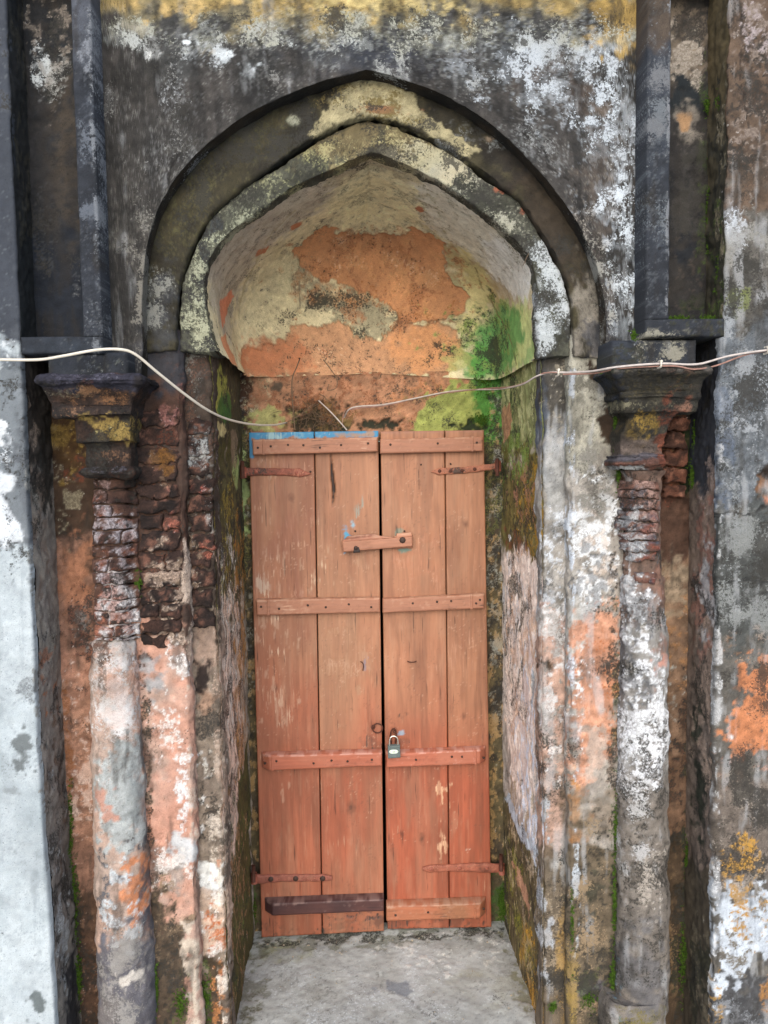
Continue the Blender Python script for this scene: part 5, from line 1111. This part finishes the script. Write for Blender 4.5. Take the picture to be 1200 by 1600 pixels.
def batten(leaf, c, th, painter, nails=(), clip=None, cap=None, drop=0):
    def pf(V, S, T):
        V = V.copy()
        if clip == 'r':   # chamfered outer end
            m = np.clip((S-.93)/.07, 0, 1); V[..., 1] += m*th*.75
        if clip == 'l':
            m = np.clip((.07-S)/.07, 0, 1); V[..., 1] += m*th*.75
        # back edges are kept just in front of the planks
        V[..., 1] = np.minimum(V[..., 1], YD-.0005)
        return V
    o = slab('batten', c, YD-th, th, painter, M_WOODH, leaf, gain=.74, sat=.93, res=.0034, bev=.003, rough=.0005, ref=YD-th, prof=pf)
    for (nx, ny) in nails:
        p = at(nx, ny, YD-th-.0006); nail(o, p)
    if cap:
        (x0, x1) = cap; f = lambda x, top: lerp(c[0], c[1], (x-c[0][0])/(c[1][0]-c[0][0]))[1] if top else lerp(c[3], c[2], (x-c[3][0])/(c[2][0]-c[3][0]))[1]
        slab('end_strap', [(x0, f(x0, 1)-.6), (x1, f(x1, 1)-.6), (x1, f(x1, 0)+.6), (x0, f(x0, 0)+.6)], YD-th-.002, .004, painter, M_WOODH, o, gain=.74, sat=.93, res=.003, bev=.0008, rough=.0003, ref=YD-th)
    return o
_nail = {}
def nail(parent, p, r=.0036, mat=None):
    key = (r, (mat or M_NAIL).name)
    if key not in _nail:
        V, F = [(0, -.0018, 0)], []
        for k, (rr_, yy) in enumerate(((.6, -.0014), (1, -.0002), (1.02, .002))):
            for j in range(8): V.append((r*rr_*math.cos(j*math.pi/4), yy, r*rr_*math.sin(j*math.pi/4)))
        for j in range(8):
            F.append((0, 1+j, 1+(j+1) % 8))
            for k in range(2): F.append((1+k*8+j, 9+k*8+j, 9+k*8+(j+1) % 8, 1+k*8+(j+1) % 8))
        o = mesh_obj('nail', V, F, mat or M_NAIL); _nail[key] = o; COL.objects.unlink(o)
    o = _nail[key].copy(); COL.objects.link(o); o.parent = parent; o.matrix_parent_inverse = Matrix.Translation(-world_loc(parent)); o.location = Vector(p)
    return o
BR_ = pt_batten((170, 114, 86), (172, 116, 88)); BR3 = pt_batten((178, 98, 70), (184, 108, 80), edge=(222, 172, 156)); BRP = pt_batten((86, 50, 46), (70, 42, 42), edge=(150, 120, 112)); BRO = pt_batten((176, 104, 70), (160, 104, 70), edge=(196, 156, 130))
def ny(c, xs_): return [(x, (lerp(c[0], c[1], (x-c[0][0])/(c[1][0]-c[0][0]))[1]+lerp(c[3], c[2], (x-c[3][0])/(c[2][0]-c[3][0]))[1])/2+rng.uniform(-3, 3)) for x in xs_]
c = [(394, 687), (590, 683), (590, 706), (395, 711)]; batten(leafL, c, .022, BR_, ny(c, (403, 423, 450, 474, 500, 533, 575)), cap=(410, 413))
c = [(400, 937), (594, 934), (594, 957), (401, 962)]; batten(leafL, c, .024, BR_, ny(c, (408, 436, 481, 509, 545, 580)), cap=(417, 421))
c = [(407, 1181), (597, 1176), (597, 1197), (408, 1205)]; batten(leafL, c, .034, BR3, ny(c, (414, 432, 490, 518, 543, 581)), 'l', cap=(424, 427))
c = [(412, 1412), (600, 1405), (600, 1424), (413, 1432)]; batten(leafL, c, .036, BRP, (), 'l')
c = [(594, 686), (755, 682), (755, 705), (594, 709)]; batten(leafR, c, .022, BR_, ny(c, (610, 684, 745)), cap=(737, 740))
c = [(598, 936), (757, 928), (757, 951), (598, 958)]; batten(leafR, c, .024, BR_, ny(c, (645, 683, 705, 744, 750)), cap=(735, 739))
c = [(604, 1178), (761, 1171), (761, 1194), (604, 1200)]; batten(leafR, c, .034, BR3, ny(c, (650, 706, 722, 756)), 'r', cap=(742, 745))
c = [(604, 1416), (761, 1411), (761, 1435), (604, 1440)]; batten(leafR, c, .036, BRO, ny(c, (618, 669, 756)), 'r', cap=(741, 744))

# strap hinges
def strap(leaf, outline, painter, pin, bolts, bm=None, r=.0055):
    P = np.array([at(a, b, YD-.006) for a, b in outline]); n_ = len(P)
    # outline: top edge left->right then bottom edge right->left, same count
    h = n_//2; T_, B_ = P[:h], P[h:][::-1]
    xs_ = np.linspace(0, 1, 60); tx = np.linspace(0, 1, h)
    top = np.stack([np.interp(xs_, tx, T_[:, j]) for j in range(3)], 1); bot = np.stack([np.interp(xs_, tx, B_[:, j]) for j in range(3)], 1)
    q = np.array([0, 0, .1, .3, .5, .7, .9, 1, 1]); dy = np.array([.0065, .002, 0, -.0006, -.0006, -.0006, 0, .002, .0065])
    V = top[:, None]*(1-q)[None, :, None]+bot[:, None]*q[None, :, None]; V[..., 1] += dy[None]
    V = np.concatenate([V[:1]+[0, .006, 0], V, V[-1:]+[0, .006, 0]], 0)
    V[:, :, 2] += .0006*np.sin(V[:, :, 0]*160)
    o = surf('strap_hinge', V, painter, M_IRON, leaf, 'F', YD-.006, rough=.0008, flat=True)
    p0 = at(*pin, YD-.012)
    tube('hinge_knuckle', [p0+[0, 0, -.016], p0+[0, 0, .016]], .0095, M_IRON2, o, seg=12, sub=1)
    for b in bolts: nail(o, at(*b, YD-.0075), r, bm)
    return o
M_IRON2 = plain('brown_painted_iron', (138, 78, 62), .65, 0, .35, 200)
strap(leafL, [(376, 731), (400, 731), (440, 732), (458, 732), (468, 732), (486, 740), (486, 741), (468, 746), (458, 744), (440, 743), (400, 743), (376, 744)], pt_iron((158, 88, 68)), (380, 738), [(400, 737), (463, 739)], M_IRON2)
strap(leafR, [(674, 737), (686, 731), (697, 731), (720, 730), (750, 727), (780, 723), (780, 732), (750, 737), (720, 740), (697, 741), (686, 742), (674, 738)], pt_iron((176, 110, 82), 4), (778, 728), [(687, 736), (704, 736), (722, 735), (742, 733)], M_RUST)
strap(leafL, [(392, 1366), (410, 1368), (440, 1367), (470, 1367), (505, 1367), (519, 1370), (519, 1376), (505, 1378), (470, 1378), (440, 1378), (410, 1381), (394, 1382)], pt_iron((156, 90, 72), 8), (397, 1372), [(423, 1374), (462, 1373), (504, 1373)], M_NAIL, .0085)
strap(leafR, [(660, 1356), (672, 1352), (700, 1352), (730, 1350), (760, 1349), (788, 1352), (788, 1364), (760, 1364), (730, 1363), (700, 1362), (672, 1364), (661, 1361)], pt_iron((166, 94, 70), 12), (784, 1358), [(674, 1358), (718, 1357), (761, 1356)], M_IRON2, .0065)

# turning latch bar across the meeting edges
o = slab('latch_bar', [(534, 846), (645, 838), (645, 854), (536, 863)], YD-.028, .014, pt_batten((186, 128, 100), (176, 120, 92), edge=(150, 100, 74)), M_WOODH, leafR, res=.003, bev=.003, rough=.0006, ref=YD)
slab('latch_lamella', [(536, 843), (592, 837), (622, 841), (536, 847)], YD-.024, .009, pt_batten((168, 108, 82)), M_WOODH, o, gain=.74, sat=.93, res=.003, bev=.001, rough=.0005, ref=YD)
slab('latch_lamella', [(543, 838), (585, 834), (594, 838), (538, 843)], YD-.020, .008, pt_batten((150, 96, 74)), M_WOODH, o, gain=.74, sat=.93, res=.003, bev=.001, rough=.0005, ref=YD)
slab('latch_lamella', [(620, 834), (643, 832), (644, 838), (619, 841)], YD-.026, .012, pt_batten((190, 130, 100)), M_WOODH, o, gain=.74, sat=.93, res=.003, bev=.001, rough=.0005, ref=YD)
slab('latch_spacer', [(616, 838), (645, 836), (645, 856), (616, 858)], YD-.014, .0135, pt_batten((170, 112, 84)), M_WOODH, o, gain=.74, sat=.93, res=.003, bev=.001, rough=.0005, ref=YD)
nail(o, at(629, 844, YD-.0295), .0095, M_NAIL)
nail(o, at(556, 856, YD-.0295), .0060, M_NAIL)
slab('bolt_slot', [(553, 855), (561, 855), (563, 863), (552, 864)], YD-.0292, .002, lambda p: p.fill((48, 34, 30)), M_WOODH, o, gain=.74, sat=.93, res=.003, bev=.0005, rough=0)
nail(leafL, at(555, 830, YD-.001), .0032); nail(leafR, at(632, 830, YD-.001), .0032); nail(leafL, at(485, 737, YD-.001), .0032)
for q in ((658, 726), (704, 725)): nail(leafR, at(*q, YD-.001), .003)
# staple, small ring, hasp loop
tube('staple', [at(637, 1033, YD+.001), at(638, 1034, YD-.010), at(643, 1035, YD-.012), at(649, 1034, YD-.010), at(650, 1033, YD+.001)], .0017, M_RUST, leafR, seg=6, sub=3)
tube('staple', [at(563, 1034, YD+.001), at(566, 1035, YD-.008), at(568, 1040, YD-.009), at(567, 1048, YD+.001)], .0014, M_RUST, leafL, seg=6, sub=3)
rc = at(590, 1138, YD-.008); a_ = np.linspace(0, 2*math.pi, 20, endpoint=False)
rg = tube('pull_ring', [rc+[.0150*math.cos(t), -.002*math.sin(t), .0150*math.sin(t)] for t in a_], .0020, M_RUST, leafL, seg=8, sub=1, closed=True)
rc2 = at(583, 1136, YD-.006); tube('ring_eye', [rc2+[.005*math.cos(t), .002*math.cos(t), .0055*math.sin(t)] for t in a_[::2]], .0019, M_RUST, rg, seg=6, sub=1, closed=True)
tube('hasp_loop', [at(612, 1163, YD+.002), at(610, 1152, YD-.008), at(611, 1144, YD-.014), at(614, 1139, YD-.016), at(618, 1141, YD-.014), at(619, 1150, YD-.010), at(618, 1162, YD+.002)], .0024, M_RUST, leafR, seg=8, sub=4)
rc3 = at(617, 1143, YD-.014); tube('hasp_eye', [rc3+[.0036*math.cos(t), .002*math.sin(t), .0042*math.sin(t)] for t in a_[::2]], .0019, M_RUST, leafR, seg=6, sub=1, closed=True)

# padlock ---------------------------------------------------------------
YL = YD-.052
pk = empty('padlock', tuple(at(615, 1186, YL)), label='small grey padlock with a pale oval plate, hanging from the hasp of the right leaf', cat='padlock')
def lockbody(V, S, T): return V
slab('lock_body', [(606, 1166), (625, 1165), (626, 1184), (606.5, 1185.5)], YL, .015, lambda p: (p.fill((112, 124, 122), (98, 110, 108), 60), p.tone(.05)), M_IRON, pk, res=.002, bev=.0014, rough=.0001)
tube('shackle', [at(609, 1170, YL+.008), at(608.5, 1160, YL+.008), at(610, 1153, YL+.008), at(614, 1150.3, YL+.008), at(619, 1151.5, YL+.008), at(621.5, 1156, YL+.008), at(622, 1170, YL+.008)], .0021, M_STEEL, pk, seg=10, sub=6)
c0 = at(615.2, 1174.5, YL-.0005); ov = []
for t in np.linspace(0, 2*math.pi, 28, endpoint=False):
    ex = .0135*np.sign(math.cos(t))*abs(math.cos(t))**.75; ez = .0062*math.sin(t); ov.append((ex, ez))
Vp = [tuple(c0+[a, 0, b]) for a, b in ov]+[tuple(c0+[a*.92, -.0008, b*.9]) for a, b in ov]
Fp = [(i, (i+1) % 28, 28+(i+1) % 28, 28+i) for i in range(28)]+[tuple(range(28, 56))]
pp = mesh_obj('name_plate', Vp, Fp, M_PLATE, pk, smooth=False)
def tiny(boxes, y, name, parent, mat):
    V, F = [], []
    for (a, b, w_, h_) in boxes:
        k = len(V); V += [tuple(c0+[a-w_, y, b-h_]), tuple(c0+[a+w_, y, b-h_]), tuple(c0+[a+w_, y, b+h_]), tuple(c0+[a-w_, y, b+h_])]; F.append((k, k+1, k+2, k+3))
    mesh_obj(name, V, F, mat, parent, smooth=False)
tiny([(-.0100, 0, .0008, .0009), (.0100, .0005, .0008, .0009), (-.003, .0012, .0005, .0012), (-.001, .0008, .0009, .0005), (.0015, .0012, .0005, .0012), (.0035, .0006, .0007, .0010), (0, -.0025, .004, .0004)], -.0010, 'plate_marking', pp, M_INK)

# ------------------------------------------------------------------ cables
def way(L): return [at(a, b, y) for a, b, y in L]
tag(tube('cable', way([(-60, 561, 1.66), (0, 562, 1.655), (60, 562, 1.648), (100, 556, 1.645), (150, 547, 1.645), (188, 546, 1.65), (212, 554, 1.66), (245, 581, 1.69), (285, 613, 1.74), (320, 638, 1.80), (350, 653, 1.88), (380, 661, 1.98), (405, 664, 2.08), (428, 664, 2.19), (440, 662, 2.25), (449, 660, 2.33)]), [.0031]*6+[.003]*4+[.0028]*3+[.0024]*3, M_CABLE, seg=10),
    'white cable sagging from the left edge over the left capital into the niche', 'cable')
A_ = [(1260, 543, 1.66), (1200, 547, 1.66), (1140, 556, 1.66), (1090, 569, 1.65), (1040, 568, 1.645), (1000, 570, 1.645), (960, 574, 1.65), (925, 580, 1.70), (890, 582, 1.745), (860, 582, 1.765), (838, 588, 1.79), (815, 601, 1.86), (780, 608, 2.05), (740, 609, 2.20), (700, 612, 2.28), (650, 622, 2.29), (600, 632, 2.295), (560, 635, 2.295), (545, 640, 2.30), (538, 652, 2.33)]
tag(tube('cable', way(A_), [.0024]*10+[.0020]*10, M_CABLE2, seg=8), 'thin grey cable running from the right edge across the right capital into the niche', 'cable')
B_ = [(1260, 545, 1.665), (1195, 549, 1.665), (1160, 556, 1.665), (1120, 571, 1.66), (1085, 577, 1.65), (1055, 572, 1.645), (1010, 573, 1.65), (965, 576, 1.652), (930, 583, 1.70), (880, 585, 1.752)]
tag(tube('cable', way(B_), .0018, M_REDWIRE, seg=8), 'reddish second wire twisted loosely round the grey cable over the right capital', 'cable')
tag(tube('cable', way([(880, 582, 1.755), (850, 583, 1.77), (828, 594, 1.83), (800, 604, 1.95), (750, 608, 2.17), (690, 615, 2.285), (640, 625, 2.293), (600, 634, 2.293), (565, 637, 2.295), (548, 640, 2.30)]), .0018, M_REDWIRE, seg=6), 'dusty red wire lying beside the grey cable inside the niche above the right leaf', 'cable')
for (q, t_) in (((1032, 569), 'white cable clip above the right capital'), ((872, 582), 'white cable clip on the pale pilaster right of the niche'), ((1199, 547), 'white cable clip at the right edge of the wall')):
    yy = 1.643 if q[0] == 1032 else (1.757 if q[0] == 872 else 1.66)
    e = empty('cable_clip', tuple(at(*q, yy)), label=t_, cat='cable clip')
    p0 = at(*q, yy)
    tube('clip_band', [p0+[-.001, .012, -.007], p0+[0, -.001, -.006], p0+[0, -.004, 0], p0+[0, -.001, .006], p0+[.001, .012, .007]], .0022, M_CABLE, e, seg=8, sub=3)
    nail(e, p0+[0.001, -.004, .006], .003, M_CABLE)
tag(tube('wire', way([(468, 562, 2.30), (463, 575, 2.285), (457, 590, 2.285), (456, 612, 2.285), (458, 640, 2.285), (461, 672, 2.283)]), .0019, M_TWIG, seg=6), 'dry grey wire hanging down from a nail above the left leaf', 'wire')
tag(tube('wire', way([(498, 626, 2.29), (515, 642, 2.27), (530, 658, 2.26), (542, 672, 2.262)]), .0019, M_CABLE2, seg=6), 'short straight grey wire slanting down to the left leaf above its split', 'wire')
tag(tube('wire', way([(505, 562, 2.31), (515, 575, 2.285), (526, 592, 2.28), (525, 606, 2.28), (512, 610, 2.285), (514, 600, 2.29)]), .0013, M_TWIG, seg=6), 'thin curled wire hooked on the orange plaster above the left leaf', 'wire')
tag(tube('wire', way([(540, 640, 2.30), (536, 650, 2.28), (535, 668, 2.27)]), .0012, M_REDWIRE, seg=6), 'tiny loose wire end beside the meeting of the two leaves', 'wire')
tag(tube('wire', way([(822, 404, 1.79), (826, 396, 1.77), (817, 415, 1.775)]), .0006, M_TWIG, seg=4), 'hair-thin wire stub on the arch moulding at the upper right', 'wire')
nail_o = mesh_obj('wall_nail', (np.array([(0, -.012, 0), (.004, -.009, .003), (-.004, -.009, .003), (0, -.009, -.005), (0, .02, 0)])+at(468, 561, 2.30)).tolist(), [(0, 1, 2), (0, 3, 1), (0, 2, 3), (1, 4, 2), (3, 4, 1), (2, 4, 3)], M_RUST)
tag(nail_o, 'rusty nail head in the orange plaster, with the dry wire hanging from it', 'nail')

tag(tube('wire', way([(446, 661, 2.32), (452, 658, 2.285), (470, 648, 2.285), (484, 636, 2.29), (494, 630, 2.325)]), .0013, M_TWIG, seg=6), 'thin brown wire rising from the white cable end to the dark hollow', 'wire')
# dry roots tangled in the hollow over the left leaf
def roots():
    V, F = [], []
    for i in range(70):
        px, py = rng.normal(498, 24), rng.uniform(628, 668); L_ = rng.uniform(.015, .06); d = rng.normal(0, 1, 3); d[1] *= .25; d[2] *= .9; d /= np.linalg.norm(d)
        p = at(px, py, YBACK-.004-rng.uniform(0, .012)); q = [p+d*L_*t+rng.normal(0, .003, 3)*[1, .4, 1] for t in (0, .35, .7, 1)]
        for j in range(3):
            k = len(V); a, b = q[j], q[j+1]; s_ = np.array([-(b-a)[2], 0, (b-a)[0]]); s_ /= max(np.linalg.norm(s_), 1e-6); r_ = rng.uniform(.0005, .0011)
            V += [a+s_*r_, a-s_*r_, a+[0, -r_*1.6, 0], b+s_*r_, b-s_*r_, b+[0, -r_*1.6, 0]]; F += [(k, k+2, k+5, k+3), (k+2, k+1, k+4, k+5), (k+1, k, k+3, k+4)]
    tag(mesh_obj('roots', V, F, M_TWIG), 'tangle of dry fine roots in the dark hollow above the left leaf', 'roots', kind='stuff')
roots()

# grit lying on the threshold
V, F = [], []
for i in range(150):
    x_, y_ = rng.uniform(xj0+.01, xj1-.01), rng.uniform(1.88, 2.27); r_ = rng.uniform(.0008, .0028) if i > 12 else rng.uniform(.003, .0045)
    if rng.rand() < .5: y_ = 2.27-abs(rng.normal(0, .04))
    k = len(V); a0 = rng.uniform(0, 3)
    V += [(x_+r_*math.cos(a0+t*1.5708)*rng.uniform(.7, 1.2), y_+r_*math.sin(a0+t*1.5708)*rng.uniform(.7, 1.2), ZTH+.0005) for t in range(4)]+[(x_, y_, ZTH+r_*1.1)]
    F += [(k, k+1, k+4), (k+1, k+2, k+4), (k+2, k+3, k+4), (k+3, k, k+4)]
tag(mesh_obj('grit', V, F, plain('crumbled_plaster', (150, 138, 120), .95, 0, .5, 150, .1), smooth=False), 'loose crumbs of plaster and grit on the grey threshold', 'grit', kind='stuff')
# ------------------------------------------------------------------ moss cushions
def moss(spots):
    V, F = [], []
    for (px, py, rx, ry, Y, n_) in spots:
        for i in range(n_):
            a, b = rng.normal(0, .5, 2); p = at(px+a*rx, py+b*ry, Y) if not callable(Y) else Y(px+a*rx, py+b*ry)
            for j in range(3):
                h = rng.uniform(.002, .0055); d = np.array([rng.normal(0, .7), -1, rng.normal(.35, .6)]); d /= np.linalg.norm(d)
                r_ = rng.uniform(.0008, .0018); u = np.cross(d, [0, 0, 1]); u /= np.linalg.norm(u); v = np.cross(d, u); c1 = p+rng.normal(0, .0012, 3)
                k = len(V); V += [c1+u*r_, c1-u*r_*.5+v*r_*.87, c1-u*r_*.5-v*r_*.87, c1+d*h]; F += [(k, k+1, k+3), (k+1, k+2, k+3), (k+2, k, k+3)]
    tag(mesh_obj('moss', V, F, M_MOSS, smooth=False), 'bright green moss in the joints beside the columns, on ledges and beside the door foot', 'moss', kind='stuff')
yb_ = YBAY-.004
moss([(964, 700, 4, 26, YP1-.012, 260), (962, 660, 3, 14, YP1-.012, 90), (966, 740, 4, 20, YP1-.006, 90), (1082, 745, 5, 22, yb_-.01, 150), (1085, 690, 4, 30, yb_-.02, 60), (1105, 497, 14, 2.5, F0+.03, 60), (1062, 497, 16, 2.5, F0+.03, 90), (1124, 440, 6, 40, F0+.035, 160), (1105, 340, 2, 60, F0+.085, 90), (1127, 330, 4, 30, F0+.04, 60), (1105, 165, 4, 14, F0+.08, 60), (1126, 160, 5, 16, F0+.04, 60),
      (990, 524, 4, 7, F0-.001, 70), (950, 582, 9, 4, YP1-.05, 60), (785, 1412, 7, 24, YBACK-.004, 420), (396, 1425, 6, 26, YBACK-.004, 160), (110, 1290, 4, 60, yb_, 240), (116, 1420, 5, 60, yb_, 320), (122, 1530, 6, 40, yb_, 240), (216, 908, 5, 16, YP1-.006, 200), (244, 1545, 3, 34, YP1-.006, 160), (282, 1570, 10, 26, YP1-.003, 160), (320, 1565, 9, 34, YP2-.003, 260),
      (962, 1300, 3, 60, YP1-.006, 160), (960, 1420, 3, 70, YP1-.006, 200), (957, 1530, 4, 30, YP1-.008, 160), (1074, 1350, 4, 40, yb_, 260), (1068, 1500, 8, 60, yb_, 240), (894, 1440, 3, 50, YP1-.003, 100), (920, 1565, 14, 14, YP1-.003, 90), (863, 1574, 6, 6, YP2-.003, 60), (752, 655, 18, 10, YBACK-.003, 160), (756, 600, 16, 20, YBACK-.003, 160)])
